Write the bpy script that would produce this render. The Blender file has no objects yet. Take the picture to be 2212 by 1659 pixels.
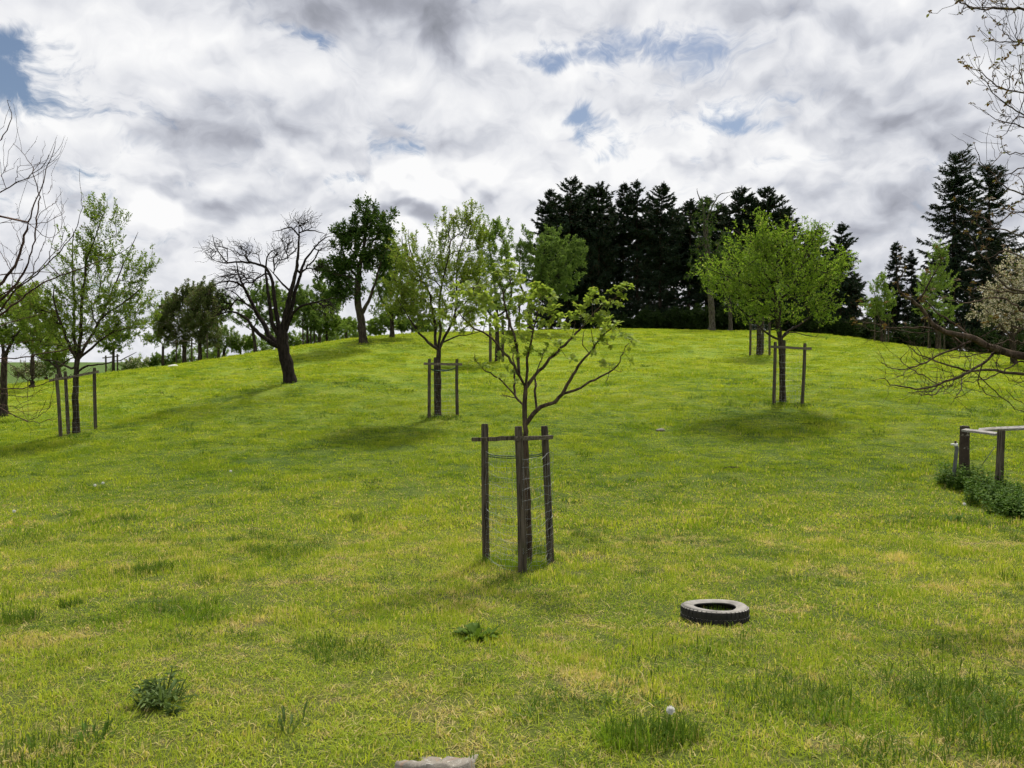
import bpy, math, random
import numpy as np

# ------------------------------------------------------------------ camera
S = bpy.context.scene
COL = S.collection
EYE = 1.65
F = 1640.0                      # focal length in units of a 2212 x 1659 picture
PITCH = math.atan(49.5 / F)     # looking slightly down
cam = bpy.data.cameras.new('camera')
cam.sensor_width = 36.0
cam.lens = 36.0 * F / 2212.0
cam.clip_start = 0.05
cam.clip_end = 20000.0
camo = bpy.data.objects.new('camera', cam)
camo.location = (0, 0, EYE)
camo.rotation_euler = (math.pi / 2 - PITCH, 0, 0)
COL.objects.link(camo)
S.camera = camo

# ------------------------------------------------------------------ sun, sky, exposure
SUN_EL, SUN_AZ = 56.0, 24.0     # azimuth counted clockwise from the view direction (+Y)
se, sa = math.radians(SUN_EL), math.radians(SUN_AZ)
sun_dir = np.array([math.sin(sa) * math.cos(se), math.cos(sa) * math.cos(se), math.sin(se)])
sl = bpy.data.lights.new('sun', 'SUN')
sl.energy = 4.3
sl.angle = math.radians(7.0)
sl.color = (1.0, 0.94, 0.82)
so = bpy.data.objects.new('sun', sl)
so.rotation_euler = (math.pi / 2 - se, 0, -sa + math.pi)
import mathutils
so.rotation_euler = mathutils.Vector(sun_dir.tolist()).to_track_quat('Z', 'Y').to_euler()
so.location = (20, 30, 60)
COL.objects.link(so)

vs = S.view_settings
vs.view_transform = 'Standard'
vs.look = 'None'
vs.exposure = 0.22
vs.gamma = 1.0
vs.use_curve_mapping = False
S.cycles.max_bounces = 5
S.cycles.diffuse_bounces = 3
S.cycles.glossy_bounces = 2
S.cycles.transmission_bounces = 3
S.cycles.transparent_max_bounces = 6
S.cycles.caustics_reflective = False
S.cycles.caustics_refractive = False
S.cycles.sample_clamp_indirect = 4.0
S.cycles.use_denoising = True
S.cycles.use_adaptive_sampling = True
S.cycles.adaptive_threshold = 0.03
S.cycles.adaptive_min_samples = 6


class NT:
    """small helper round a node tree"""
    def __init__(self, tree):
        self.t = tree
        tree.nodes.clear()

    def n(self, typ, **kw):
        nd = self.t.nodes.new(typ)
        for k, v in kw.items():
            setattr(nd, k, v)
        return nd

    def put(self, sock, v):
        if hasattr(v, 'is_linked') or isinstance(v, bpy.types.NodeSocket):
            self.t.links.new(v, sock)
        else:
            sock.default_value = v

    def m(self, op, a, b=0.0, c=0.0, clamp=False):
        nd = self.n('ShaderNodeMath', operation=op, use_clamp=clamp)
        for i, v in enumerate((a, b, c)):
            if i < len(nd.inputs):
                self.put(nd.inputs[i], v)
        return nd.outputs[0]

    def ss(self, v, lo, hi, tlo=0.0, thi=1.0):
        nd = self.n('ShaderNodeMapRange', interpolation_type='SMOOTHSTEP')
        self.put(nd.inputs['Value'], v)
        nd.inputs['From Min'].default_value = lo
        nd.inputs['From Max'].default_value = hi
        nd.inputs['To Min'].default_value = tlo
        nd.inputs['To Max'].default_value = thi
        return nd.outputs[0]

    def lin(self, v, lo, hi, tlo=0.0, thi=1.0):
        nd = self.n('ShaderNodeMapRange')
        self.put(nd.inputs['Value'], v)
        nd.inputs['From Min'].default_value = lo
        nd.inputs['From Max'].default_value = hi
        nd.inputs['To Min'].default_value = tlo
        nd.inputs['To Max'].default_value = thi
        return nd.outputs[0]

    def noise(self, vec, scale, detail=5.0, rough=0.55, dist=0.0, lac=2.0, dim='3D'):
        nd = self.n('ShaderNodeTexNoise')
        nd.noise_dimensions = dim
        if vec is not None:
            self.put(nd.inputs['Vector'], vec)
        nd.inputs['Scale'].default_value = scale
        nd.inputs['Detail'].default_value = detail
        nd.inputs['Roughness'].default_value = rough
        nd.inputs['Lacunarity'].default_value = lac
        nd.inputs['Distortion'].default_value = dist
        return nd.outputs['Fac']

    def mix(self, f, a, b, blend='MIX'):
        nd = self.n('ShaderNodeMix', data_type='RGBA', blend_type=blend)
        self.put(nd.inputs[0], f)
        self.put(nd.inputs[6], (*a, 1.0) if isinstance(a, tuple) and len(a) == 3 else a)
        self.put(nd.inputs[7], (*b, 1.0) if isinstance(b, tuple) and len(b) == 3 else b)
        return nd.outputs[2]

    def ramp(self, f, stops):
        nd = self.n('ShaderNodeValToRGB')
        e = nd.color_ramp.elements
        while len(e) < len(stops):
            e.new(0.5)
        for el, (p, c) in zip(e, stops):
            el.position = p
            el.color = (*c, 1.0)
        self.put(nd.inputs[0], f)
        return nd.outputs[0]

    def vm(self, op, a, b=None):
        nd = self.n('ShaderNodeVectorMath', operation=op)
        self.put(nd.inputs[0], a)
        if b is not None:
            self.put(nd.inputs[1], b)
        return nd.outputs[0]


def px_azel(px, py):
    """direction of a picture point as azimuth, elevation (radians)"""
    cx, up = (px - 1106.0) / F, -(py - 829.5) / F
    y = math.cos(PITCH) + up * math.sin(PITCH)
    z = up * math.cos(PITCH) - math.sin(PITCH)
    return math.atan2(cx, y), math.atan2(z, math.hypot(cx, y))


W = bpy.data.worlds.new('World')
S.world = W
W.use_nodes = True
wt = NT(W.node_tree)
sky = wt.n('ShaderNodeTexSky', sky_type='NISHITA')
sky.sun_disc = False
sky.sun_elevation = se
sky.sun_rotation = sa
sky.altitude = 150.0
sky.air_density = 1.0
sky.dust_density = 1.4
sky.ozone_density = 1.6
geo = wt.n('ShaderNodeTexCoord')
D = geo.outputs['Generated']
sep = wt.n('ShaderNodeSeparateXYZ')
wt.put(sep.inputs[0], D)
dx, dy, dz = sep.outputs
az = wt.m('ARCTAN2', dx, dy)
hyp = wt.m('SQRT', wt.m('ADD', wt.m('MULTIPLY', dx, dx), wt.m('MULTIPLY', dy, dy)))
el = wt.m('ARCTAN2', dz, hyp)
zz = wt.m('ADD', wt.m('MAXIMUM', dz, 0.0), 0.50)
warp = wt.n('ShaderNodeTexNoise')
wt.put(warp.inputs['Vector'], D)
warp.inputs['Scale'].default_value = 7.0
warp.inputs['Detail'].default_value = 4.0
warp.inputs['Roughness'].default_value = 0.62
wsep = wt.n('ShaderNodeSeparateColor')
wt.put(wsep.inputs[0], warp.outputs['Color'])
az_w = wt.m('ADD', az, wt.m('MULTIPLY', wt.m('SUBTRACT', wsep.outputs[0], 0.5), 0.20))
el_w = wt.m('ADD', el, wt.m('MULTIPLY', wt.m('SUBTRACT', wsep.outputs[1], 0.5), 0.13))


def cloud_co(lift):
    """cloud-layer coordinates of a direction, seen `lift` higher up the sky"""
    z2 = wt.m('ADD', zz, lift)
    c = wt.n('ShaderNodeCombineXYZ')
    wt.put(c.inputs[0], wt.m('DIVIDE', dx, z2))
    wt.put(c.inputs[1], wt.m('DIVIDE', dy, z2))
    wt.put(c.inputs[2], wt.m('MULTIPLY', z2, 1.2))
    return c.outputs[0]


azel = wt.n('ShaderNodeCombineXYZ')
wt.put(azel.inputs[0], az_w)
wt.put(azel.inputs[1], el_w)


def total(items):
    """sum of soft spots (px, py, rx, ry, amp) given in picture units, fixed to directions of the sky"""
    acc = 0.0
    for px, py, rx, ry, amp in items:
        a0, e0 = px_azel(px, py)
        ma = wt.n('ShaderNodeVectorMath', operation='MULTIPLY_ADD')
        wt.put(ma.inputs[0], azel.outputs[0])
        ma.inputs[1].default_value = (F / rx, F / ry, 0)
        ma.inputs[2].default_value = (-a0 * F / rx, -e0 * F / ry, 0)
        dp = wt.n('ShaderNodeVectorMath', operation='DOT_PRODUCT')
        wt.put(dp.inputs[0], ma.outputs[0])
        wt.put(dp.inputs[1], ma.outputs[0])
        acc = wt.m('MULTIPLY_ADD', wt.m('POWER', 0.367879, dp.outputs['Value']), amp, acc)
    return acc


def puffs(co, scale):
    v = wt.n('ShaderNodeTexVoronoi', feature='SMOOTH_F1', distance='EUCLIDEAN', voronoi_dimensions='2D')
    wt.put(v.inputs['Vector'], co)
    v.inputs['Scale'].default_value = scale
    v.inputs['Detail'].default_value = 2.0
    v.inputs['Roughness'].default_value = 0.5
    v.inputs['Smoothness'].default_value = 0.35
    return v.outputs['Distance']


c0 = cloud_co(0.0)
c1 = cloud_co(0.028)
wv = wt.vm('SCALE', warp.outputs['Color'])
wv.node.inputs[3].default_value = 0.16
c0w = wt.vm('ADD', c0, wv)
c1w = wt.vm('ADD', c1, wv)
n_big = wt.noise(c0, 2.1, 6.0, 0.58, 0.2, dim='2D')
n_bigu = wt.noise(c1, 2.1, 4.0, 0.58, 0.2, dim='2D')
n_low = wt.noise(wt.vm('ADD', c0, (7.3, 2.1, 4.4)), 1.1, 2.0, 0.5, 0.0, dim='2D')
n_fine = wt.noise(wt.vm('ADD', c0w, (3.1, 9.2, 1.7)), 11.0, 6.0, 0.66, 0.4, dim='2D')
p0 = puffs(c0w, 8.0)
p1 = puffs(c1w, 8.0)
# gaps of blue between the clouds
holes = total([(0, 195, 170, 62, 0.38), (20, 110, 80, 45, 0.2), (1300, 110, 170, 42, 0.25), (1180, 110, 60, 45, 0.20),
               (860, 330, 95, 38, 0.34), (650, 62, 40, 16, 0.16), (720, 395, 130, 28, 0.22),
               (1235, 280, 65, 34, 0.28), (1590, 285, 110, 28, 0.20), (1060, 5, 60, 22, 0.22),
               (1310, 365, 60, 24, 0.2), (330, 640, 120, 60, 0.14), (1330, 590, 130, 60, 0.15)])
cover = wt.m('SUBTRACT', wt.m('ADD', wt.m('MULTIPLY', n_big, 0.62), wt.m('MULTIPLY', n_fine, 0.60)), holes)
mask = wt.ss(cover, 0.26, 0.49)
# relief: bright where the cloud thins towards the light above, grey under thick parts
relief = wt.m('ADD', wt.m('MULTIPLY', wt.m('SUBTRACT', n_big, n_bigu), 0.6),
              wt.m('MULTIPLY', wt.m('SUBTRACT', p1, p0), wt.m('ADD', 0.42, total([(920, 430, 150, 70, 0.9), (320, 430, 110, 60, 0.7), (1560, 350, 200, 70, 0.4)]))))
dark = total([(800, 10, 250, 75, 0.62), (930, 75, 100, 55, 0.28), (450, 290, 110, 75, 0.32), (2010, 350, 300, 220, 0.30),
              (1830, 215, 100, 70, 0.20), (700, 270, 300, 70, 0.16), (1650, 30, 170, 70, 0.22),
              (1880, 560, 240, 140, 0.14), (60, 560, 180, 200, 0.10), (990, 170, 55, 70, 0.18), (520, 440, 160, 70, 0.10)])
lite = total([(320, 130, 330, 100, 0.16), (920, 425, 130, 60, 0.30), (640, 540, 200, 60, 0.10), (300, 420, 90, 50, 0.24), (1150, 300, 320, 150, 0.12),
              (1550, 380, 220, 80, 0.18), (1950, 80, 130, 60, 0.12), (200, 260, 220, 50, 0.12), (780, 95, 190, 50, 0.16)])
clear = wt.ss(el, 0.0, 0.24, 0.45, 1.0)          # contrast fades with distance towards the horizon
relief = wt.m('MULTIPLY', relief, clear)
val = wt.m('ADD', 0.72, relief)
val = wt.m('ADD', val, wt.m('MULTIPLY', wt.m('MULTIPLY', wt.m('SUBTRACT', n_low, 0.5), -0.30), clear))
val = wt.m('ADD', val, wt.m('MULTIPLY', wt.m('SUBTRACT', n_fine, 0.5), 0.5))
val = wt.m('ADD', val, wt.m('SUBTRACT', lite, wt.m('MULTIPLY', dark, 0.85)))
val = wt.m('MULTIPLY_ADD', wt.m('SUBTRACT', val, 0.66), 0.92, 0.68)
cloud = wt.ramp(val, [(0.0, (0.235, 0.248, 0.285)), (0.28, (0.40, 0.415, 0.475)), (0.5, (0.60, 0.62, 0.68)),
                      (0.72, (0.81, 0.82, 0.855)), (1.0, (0.97, 0.97, 0.975))])
bg1 = wt.n('ShaderNodeBackground')
wt.put(bg1.inputs[0], sky.outputs[0])
bg1.inputs[1].default_value = 0.07
bg2 = wt.n('ShaderNodeBackground')
wt.put(bg2.inputs[0], cloud)
bg2.inputs[1].default_value = 0.86
ms = wt.n('ShaderNodeMixShader')
wt.put(ms.inputs[0], mask)
wt.t.links.new(bg1.outputs[0], ms.inputs[1])
wt.t.links.new(bg2.outputs[0], ms.inputs[2])
wo = wt.n('ShaderNodeOutputWorld')
wt.t.links.new(ms.outputs[0], wo.inputs[0])
W.cycles.sampling_method = 'MANUAL'
W.cycles.sample_map_resolution = 512


# ------------------------------------------------------------------ helpers
RNG = np.random.default_rng(11)
random.seed(5)


def P(px, py, Y):
    """the point at depth Y (metres ahead) that the picture point looks at"""
    cx, up = (px - 1106.0) / F, -(py - 829.5) / F
    y = math.cos(PITCH) + up * math.sin(PITCH)
    z = up * math.cos(PITCH) - math.sin(PITCH)
    return np.array([cx / y * Y, Y, EYE + z / y * Y])


def tag(o, label=None, cat=None, group=None, kind=None):
    if label: o['label'] = label
    if cat: o['category'] = cat
    if group: o['group'] = group
    if kind: o['kind'] = kind
    return o


def empty(name, loc):
    o = bpy.data.objects.new(name, None)
    o.empty_display_size = 0.3
    o.location = tuple(float(v) for v in loc)
    COL.objects.link(o)
    return o


class MB:
    """collects vertices and faces of one mesh"""
    def __init__(self):
        self.v, self.f, self.n = [], [], 0

    def add(self, v, f):
        v = np.asarray(v, float).reshape(-1, 3)
        n = self.n
        self.v.append(v)
        self.f.extend([tuple(int(i) + n for i in q) for q in f])
        self.n += len(v)

    def tube(self, pts, rad, sides=6, cap=True, jitter=0.0):
        pts = np.asarray(pts, float)
        rad = np.broadcast_to(np.asarray(rad, float), (len(pts),))
        t = np.gradient(pts, axis=0)
        t /= np.linalg.norm(t, axis=1, keepdims=True) + 1e-9
        ref = np.array([0.0, 0.0, 1.0]) if abs(t[:, 2]).mean() < 0.8 else np.array([1.0, 0.0, 0.0])
        a = np.cross(t, ref)
        a /= np.linalg.norm(a, axis=1, keepdims=True) + 1e-9
        b = np.cross(t, a)
        th = np.arange(sides) / sides * 2 * np.pi
        rr = rad[:, None] * (1 + (RNG.normal(0, jitter, (len(pts), sides)) if jitter else 0))
        ring = pts[:, None] + rr[..., None] * (np.cos(th)[None, :, None] * a[:, None] + np.sin(th)[None, :, None] * b[:, None])
        k = len(pts)
        f = []
        for i in range(k - 1):
            for j in range(sides):
                j2 = (j + 1) % sides
                f.append((i * sides + j, i * sides + j2, (i + 1) * sides + j2, (i + 1) * sides + j))
        if cap:
            f.append(tuple(range(sides - 1, -1, -1)))
            f.append(tuple((k - 1) * sides + j for j in range(sides)))
        self.add(ring.reshape(-1, 3), f)

    def box(self, c, s, rot=0.0):
        c, s = np.asarray(c, float), np.asarray(s, float) / 2
        v = np.array([[x, y, z] for x in (-1, 1) for y in (-1, 1) for z in (-1, 1)], float) * s
        ca, sa_ = math.cos(rot), math.sin(rot)
        v = np.stack([v[:, 0] * ca - v[:, 1] * sa_, v[:, 0] * sa_ + v[:, 1] * ca, v[:, 2]], 1) + c
        self.add(v, [(0, 1, 3, 2), (4, 6, 7, 5), (0, 4, 5, 1), (2, 3, 7, 6), (0, 2, 6, 4), (1, 5, 7, 3)])

    def build(self, name, mat, parent=None, smooth=True):
        me = bpy.data.meshes.new(name)
        me.from_pydata(np.concatenate(self.v).tolist() if self.v else [], [], self.f)
        return finish(name, me, mat, parent, smooth)


def finish(name, me, mat, parent=None, smooth=True):
    if smooth and len(me.polygons):
        me.polygons.foreach_set('use_smooth', np.ones(len(me.polygons), bool))
    if mat is not None:
        me.materials.append(mat)
    o = bpy.data.objects.new(name, me)
    COL.objects.link(o)
    if parent is not None:
        o.parent = parent
        # mesh data are in world coordinates: bring them into the parent's frame
        p = np.array(parent.matrix_basis.translation) if parent.parent is None else np.zeros(3)
        co = np.empty(len(me.vertices) * 3)
        me.vertices.foreach_get('co', co)
        me.vertices.foreach_set('co', (co.reshape(-1, 3) - p).ravel())
    return o


def tri_mesh(name, v, tris):
    """fast mesh from numpy arrays of vertices and triangles"""
    me = bpy.data.meshes.new(name)
    v = np.ascontiguousarray(v, np.float32)
    tris = np.ascontiguousarray(tris, np.int32)
    me.vertices.add(len(v))
    me.vertices.foreach_set('co', v.ravel())
    me.loops.add(tris.size)
    me.loops.foreach_set('vertex_index', tris.ravel())
    me.polygons.add(len(tris))
    me.polygons.foreach_set('loop_start', np.arange(0, tris.size, 3, dtype=np.int32))
    me.polygons.foreach_set('loop_total', np.full(len(tris), 3, np.int32))
    me.update(calc_edges=True)
    return me


# ------------------------------------------------------------------ materials
def mat(name):
    m = bpy.data.materials.new(name)
    m.use_nodes = True
    return m, NT(m.node_tree)


def out(t, sh):
    o = t.n('ShaderNodeOutputMaterial')
    t.t.links.new(sh, o.inputs[0])


def principled(t, col, rough=0.8, spec=0.3, bump=None, bd=0.02):
    b = t.n('ShaderNodeBsdfPrincipled')
    t.put(b.inputs['Base Color'], (*col, 1.0) if isinstance(col, tuple) else col)
    t.put(b.inputs['Roughness'], rough)
    b.inputs['Specular IOR Level'].default_value = spec
    if bump is not None:
        bn = t.n('ShaderNodeBump')
        bn.inputs['Distance'].default_value = bd
        bn.inputs['Strength'].default_value = 0.8
        t.put(bn.inputs['Height'], bump)
        t.t.links.new(bn.outputs[0], b.inputs['Normal'])
    return b.outputs[0]


def leaf_mat(name, c_a, c_b, c_tip=None, trans=0.45, rough=0.55, scale=3.0, tip_share=0.12):
    """two-sided leaf: colour varies from leaf to leaf and from clump to clump"""
    m, t = mat(name)
    g = t.n('ShaderNodeNewGeometry')
    rnd = g.outputs['Random Per Island']
    clump = t.noise(g.outputs['Position'], scale, 2.0)
    f = t.m('ADD', t.m('MULTIPLY', rnd, 0.55), t.m('MULTIPLY', t.m('SUBTRACT', clump, 0.3), 0.9), clamp=True)
    col = t.mix(f, c_a, c_b)
    if c_tip is not None:
        pick = t.ss(t.m('FRACT', t.m('MULTIPLY', rnd, 7.31)), 1.0 - tip_share, 1.0 - tip_share + 0.03)
        col = t.mix(pick, col, c_tip)
    p = principled(t, col, rough, 0.08)
    tr = t.n('ShaderNodeBsdfTranslucent')
    tcol = t.mix(0.55, col, t.mix(1.0, col, (1.25, 1.25, 0.55), 'MULTIPLY'))
    t.put(tr.inputs[0], tcol)
    mx = t.n('ShaderNodeMixShader')
    mx.inputs[0].default_value = trans
    t.t.links.new(p, mx.inputs[1])
    t.t.links.new(tr.outputs[0], mx.inputs[2])
    out(t, mx.outputs[0])
    return m


def bark_mat(name, c_a, c_b, moss=None, scale=18.0, stretch=0.25):
    m, t = mat(name)
    tc = t.n('ShaderNodeTexCoord')
    mp = t.n('ShaderNodeMapping')
    mp.inputs['Scale'].default_value = (1, 1, stretch)
    t.put(mp.inputs[0], tc.outputs['Object'])
    n = t.noise(mp.outputs[0], scale, 6.0, 0.65, 0.4)
    n2 = t.noise(tc.outputs['Object'], 3.0, 3.0)
    col = t.mix(t.ss(n, 0.35, 0.68), c_a, c_b)
    if moss is not None:
        col = t.mix(t.m('MULTIPLY', t.ss(n2, 0.5, 0.7), 0.6), col, moss)
    out(t, principled(t, col, 0.95, 0.06, n, 0.012))
    return m


def wood_mat(name, c_a, c_b, green, grain_axis=2):
    """weathered post: long grain, cracks, some green algae"""
    m, t = mat(name)
    tc = t.n('ShaderNodeTexCoord')
    mp = t.n('ShaderNodeMapping')
    sc = [14.0, 14.0, 14.0]
    sc[grain_axis] = 0.8
    mp.inputs['Scale'].default_value = sc
    t.put(mp.inputs[0], tc.outputs['Object'])
    n = t.noise(mp.outputs[0], 3.0, 6.0, 0.6, 0.3)
    n2 = t.noise(tc.outputs['Object'], 2.4, 4.0)
    oi = t.n('ShaderNodeObjectInfo')
    col = t.mix(t.ss(n, 0.33, 0.66), c_a, c_b)
    col = t.mix(t.m('MULTIPLY', t.ss(n2, 0.48, 0.68), 0.5), col, green)
    col = t.mix(t.m('MULTIPLY', oi.outputs['Random'], 0.35), col, (0.03, 0.025, 0.02))
    out(t, principled(t, col, 0.9, 0.15, n, 0.006))
    return m


# ------------------------------------------------------------------ terrain
ctl = []


def cw(x, y, z): ctl.append((x, y, z))
def cp(px, py, Y): ctl.append(tuple(P(px, py, Y)))


for x in (-9, -4, 0, 4, 9):
    cw(x, -5, 0.35); cw(x, 0, 0.02); cw(x, 4, -0.40); cw(x, 7, -0.70 - 0.004 * abs(x))
for x in (-14, -7, 0, 6):
    cw(x, 9.4, -0.88); cw(x, 13, -1.0 - 0.01 * max(-x, 0))
cw(11, 9.4, -0.85); cw(11, 13, -0.95); cw(9.6, 16, -0.88); cw(16, 12, -0.7); cw(16, 17, -0.6); cw(-14, 17, -1.12); cw(0, 17, -0.78); cw(-26, 12, -1.1); cw(-26, 0, -0.3); cw(26, 0, 0.2); cw(26, 15, -0.3)
for a in [(945, 900, 24), (163, 938, 23.6), (0, 948, 24.5), (1690, 870, 23.6), (1300, 870, 25), (2000, 868, 24), (2212, 880, 24), (625, 824, 28),
          (300, 880, 30), (60, 905, 30), (1640, 768, 38), (1330, 775, 37), (1075, 784, 37), (1900, 784, 37), (2160, 806, 37), (785, 742, 40), (847, 725, 45), (700, 743, 46), (640, 751, 47),
          (553, 766, 48), (432, 785, 50), (300, 806, 53), (240, 820, 55), (120, 839, 56), (0, 858, 58), (-150, 880, 58), (970, 719, 50),
          (1106, 716, 52), (1250, 713, 54), (1400, 712, 55), (1540, 716, 56), (1680, 718, 55), (1750, 722, 55), (1843, 731, 55), (1910, 742, 54), (2020, 757, 53), (2135, 767, 51),
          (2212, 774, 50), (2400, 800, 50)]:
    cp(*a)
for px, py, Y in [(1106, 735, 68), (1400, 725, 68), (1660, 730, 68), (1850, 752, 68), (2060, 775, 72), (2250, 800, 72)]:
    cp(px, py, Y)
for x, y, z in [(-12, 64, 1.6), (-20, 64, 0.4), (-28, 66, -0.7), (-38, 70, -2.4), (-50, 60, -2.6), (-60, 75, -4), (-60, 30, -2), (0, 95, 1.0), (25, 95, 0.3), (50, 95, -1), (60, 60, -0.5), (60, 30, 0), (-30, 95, -3.5), (-60, 95, -5)]:
    cw(x, y, z)
CT = np.array(ctl)


def tps(r2): return np.where(r2 > 0, 0.5 * r2 * np.log(np.maximum(r2, 1e-12)), 0.0)


n_ = len(CT)
K = tps(((CT[:, None, :2] - CT[None, :, :2]) ** 2).sum(-1)) + np.eye(n_) * 0.6
Q = np.c_[np.ones(n_), CT[:, :2]]
Amat = np.block([[K, Q], [Q.T, np.zeros((3, 3))]])
sol = np.linalg.solve(Amat, np.r_[CT[:, 2], np.zeros(3)])


def gz(x, y):
    """height of the ground"""
    x, y = np.broadcast_arrays(np.asarray(x, float), np.asarray(y, float))
    shp = x.shape
    x, y = x.ravel(), y.ravel()
    xc, yc = np.clip(x, -62, 62), np.clip(y, -6, 96)
    z = np.empty(len(x))
    for i in range(0, len(x), 40000):
        a, b = xc[i:i + 40000], yc[i:i + 40000]
        r2 = (a[:, None] - CT[None, :, 0]) ** 2 + (b[:, None] - CT[None, :, 1]) ** 2
        z[i:i + 40000] = tps(r2) @ sol[:n_] + sol[n_] + sol[n_ + 1] * a + sol[n_ + 2] * b
    dout = np.hypot(x - xc, y - yc)
    w = np.clip(dout / 160.0, 0, 1)
    w = w * w * (3 - 2 * w)
    far = -5.5 + 1.6 * np.sin(x / 190.0 + 1.0) * np.cos(y / 240.0) + 0.9 * np.sin(x / 77.0 + y / 91.0)
    far = np.where(y < 0, np.maximum(far, 0) * 0.2, far)
    z = z * (1 - w) + far * w
    b = np.clip(1 - np.hypot(x, y) / 120, 0, 1)
    z = z + b * (0.022 * np.sin(x * 2.1 + 0.7 * np.sin(y * 1.3)) * np.sin(y * 1.7 + 0.5 * x) + 0.035 * np.sin(x * 0.63 + 1.2) * np.sin(y * 0.55 + 0.4 * x))
    return z.reshape(shp)


def g1(x, y): return float(gz(np.array([x]), np.array([y]))[0])


def on(px, Y, dz=0.0):
    """a point on the ground at picture column px and depth Y"""
    x = (px - 1106.0) / F * Y          # pitch changes this by less than a per mille
    return np.array([x, Y, g1(x, Y) + dz])


# colour fields shared by the turf and the ground below it (both read world position)
def turf_colour(t, pos):
    sc = t.vm('MULTIPLY', pos, (1.0, 1.0, 0.0))
    big = t.noise(sc, 0.22, 2.0, 0.5, 0.4, dim='2D')
    mid = t.noise(sc, 1.15, 3.0, 0.6, 0.3, dim='2D')
    fine = t.noise(sc, 6.5, 2.0, 0.6, 0.0, dim='2D')
    sp = t.n('ShaderNodeSeparateXYZ')
    t.put(sp.inputs[0], pos)
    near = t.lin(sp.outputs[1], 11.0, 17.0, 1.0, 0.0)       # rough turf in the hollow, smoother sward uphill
    f = t.m('ADD', t.m('ADD', t.m('MULTIPLY', big, 0.5), t.m('MULTIPLY', mid, 0.7)), t.m('MULTIPLY', fine, 0.35))
    lush = t.m('MULTIPLY', t.ss(sp.outputs[1], 11.0, 15.0), t.ss(sp.outputs[1], 19.0, 36.0, 1.0, 0.0))      # shade across the foot of the slope, painted as darker green grass
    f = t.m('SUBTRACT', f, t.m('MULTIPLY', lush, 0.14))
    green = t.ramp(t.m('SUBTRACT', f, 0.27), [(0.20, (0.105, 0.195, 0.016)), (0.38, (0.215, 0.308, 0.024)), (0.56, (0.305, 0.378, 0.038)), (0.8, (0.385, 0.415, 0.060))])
    green = t.mix(t.m('MULTIPLY', near, 0.9), green, t.mix(1.0, green, (1.34, 1.28, 1.5), 'MULTIPLY'))      # drier, paler turf in the hollow
    strawf = t.m('MULTIPLY', t.ss(t.m('ADD', t.m('MULTIPLY', mid, 0.6), t.m('MULTIPLY', fine, 0.4)), 0.50, 0.68), t.m('ADD', t.m('MULTIPLY', near, 0.60), 0.05))
    return t, green, strawf, near


m_ground, t = mat('meadow_soil_and_sward')
g = t.n('ShaderNodeNewGeometry')
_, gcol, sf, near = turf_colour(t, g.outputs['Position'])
sp_g = t.n('ShaderNodeSeparateXYZ'); t.put(sp_g.inputs[0], g.outputs['Position'])
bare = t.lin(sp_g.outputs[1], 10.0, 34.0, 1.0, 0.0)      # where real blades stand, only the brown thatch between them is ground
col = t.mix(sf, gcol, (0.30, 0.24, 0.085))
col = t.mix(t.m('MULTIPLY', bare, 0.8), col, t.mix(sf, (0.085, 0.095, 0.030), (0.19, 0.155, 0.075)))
far_crop = t.ss(sp_g.outputs[1], 62.0, 85.0)             # darker crop in the fields beyond the hill
col = t.mix(far_crop, col, (0.105, 0.165, 0.035))
fn = t.noise(g.outputs['Position'], 28.0, 5.0, 0.7)
col = t.mix(t.ss(fn, 0.35, 0.7), t.mix(1.0, col, (0.42, 0.48, 0.40), 'MULTIPLY'), col)
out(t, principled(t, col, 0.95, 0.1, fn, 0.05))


def spaced(a, b, d0, growth):
    v, d = [a], d0
    while v[-1] < b:
        v.append(v[-1] + d)
        d *= growth
    return np.array(v)


gy = np.r_[np.linspace(-60, -7, 14), spaced(-6, 62, 0.22, 1.006), spaced(63.5, 4000, 1.2, 1.09)]
hx = spaced(0.11, 4000, 0.24, 1.028)
gx = np.r_[-hx[::-1], hx]
X, Yg = np.meshgrid(gx, gy)
Z = gz(X, Yg)
nv = X.size
idx = np.arange(nv).reshape(X.shape)
tris = np.concatenate([np.stack([idx[:-1, :-1], idx[:-1, 1:], idx[1:, 1:]], -1).reshape(-1, 3),
                       np.stack([idx[:-1, :-1], idx[1:, 1:], idx[1:, :-1]], -1).reshape(-1, 3)])
me = tri_mesh('ground', np.stack([X, Yg, Z], -1).reshape(-1, 3), tris)
ground = finish('ground', me, m_ground)
tag(ground, 'rolling green meadow rising to a rounded hilltop', 'meadow', kind='structure')

# ------------------------------------------------------------------ grass
m_grass, t = mat('grass_blades')
g = t.n('ShaderNodeNewGeometry')
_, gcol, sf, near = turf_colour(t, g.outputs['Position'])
rnd = g.outputs['Random Per Island']
oi = t.n('ShaderNodeObjectInfo')
col = t.mix(t.m('ADD', t.m('MULTIPLY', rnd, 0.5), 0.28), gcol, t.mix(oi.outputs['Random'], (0.075, 0.165, 0.012), (0.43, 0.46, 0.052)))
dry = t.m('LESS_THAN', t.m('FRACT', t.m('MULTIPLY', rnd, 13.7)), t.m('ADD', sf, t.m('ADD', t.m('MULTIPLY', near, 0.20), 0.02)))
col = t.mix(dry, col, t.mix(rnd, (0.44, 0.36, 0.15), (0.66, 0.57, 0.27)))
p = principled(t, col, 0.7, 0.06)
tr = t.n('ShaderNodeBsdfTranslucent')
t.put(tr.inputs[0], t.mix(1.0, col, (1.35, 1.3, 0.6), 'MULTIPLY'))
mx = t.n('ShaderNodeMixShader')
mx.inputs[0].default_value = 0.48
t.t.links.new(p, mx.inputs[1])
t.t.links.new(tr.outputs[0], mx.inputs[2])
out(t, mx.outputs[0])


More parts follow.
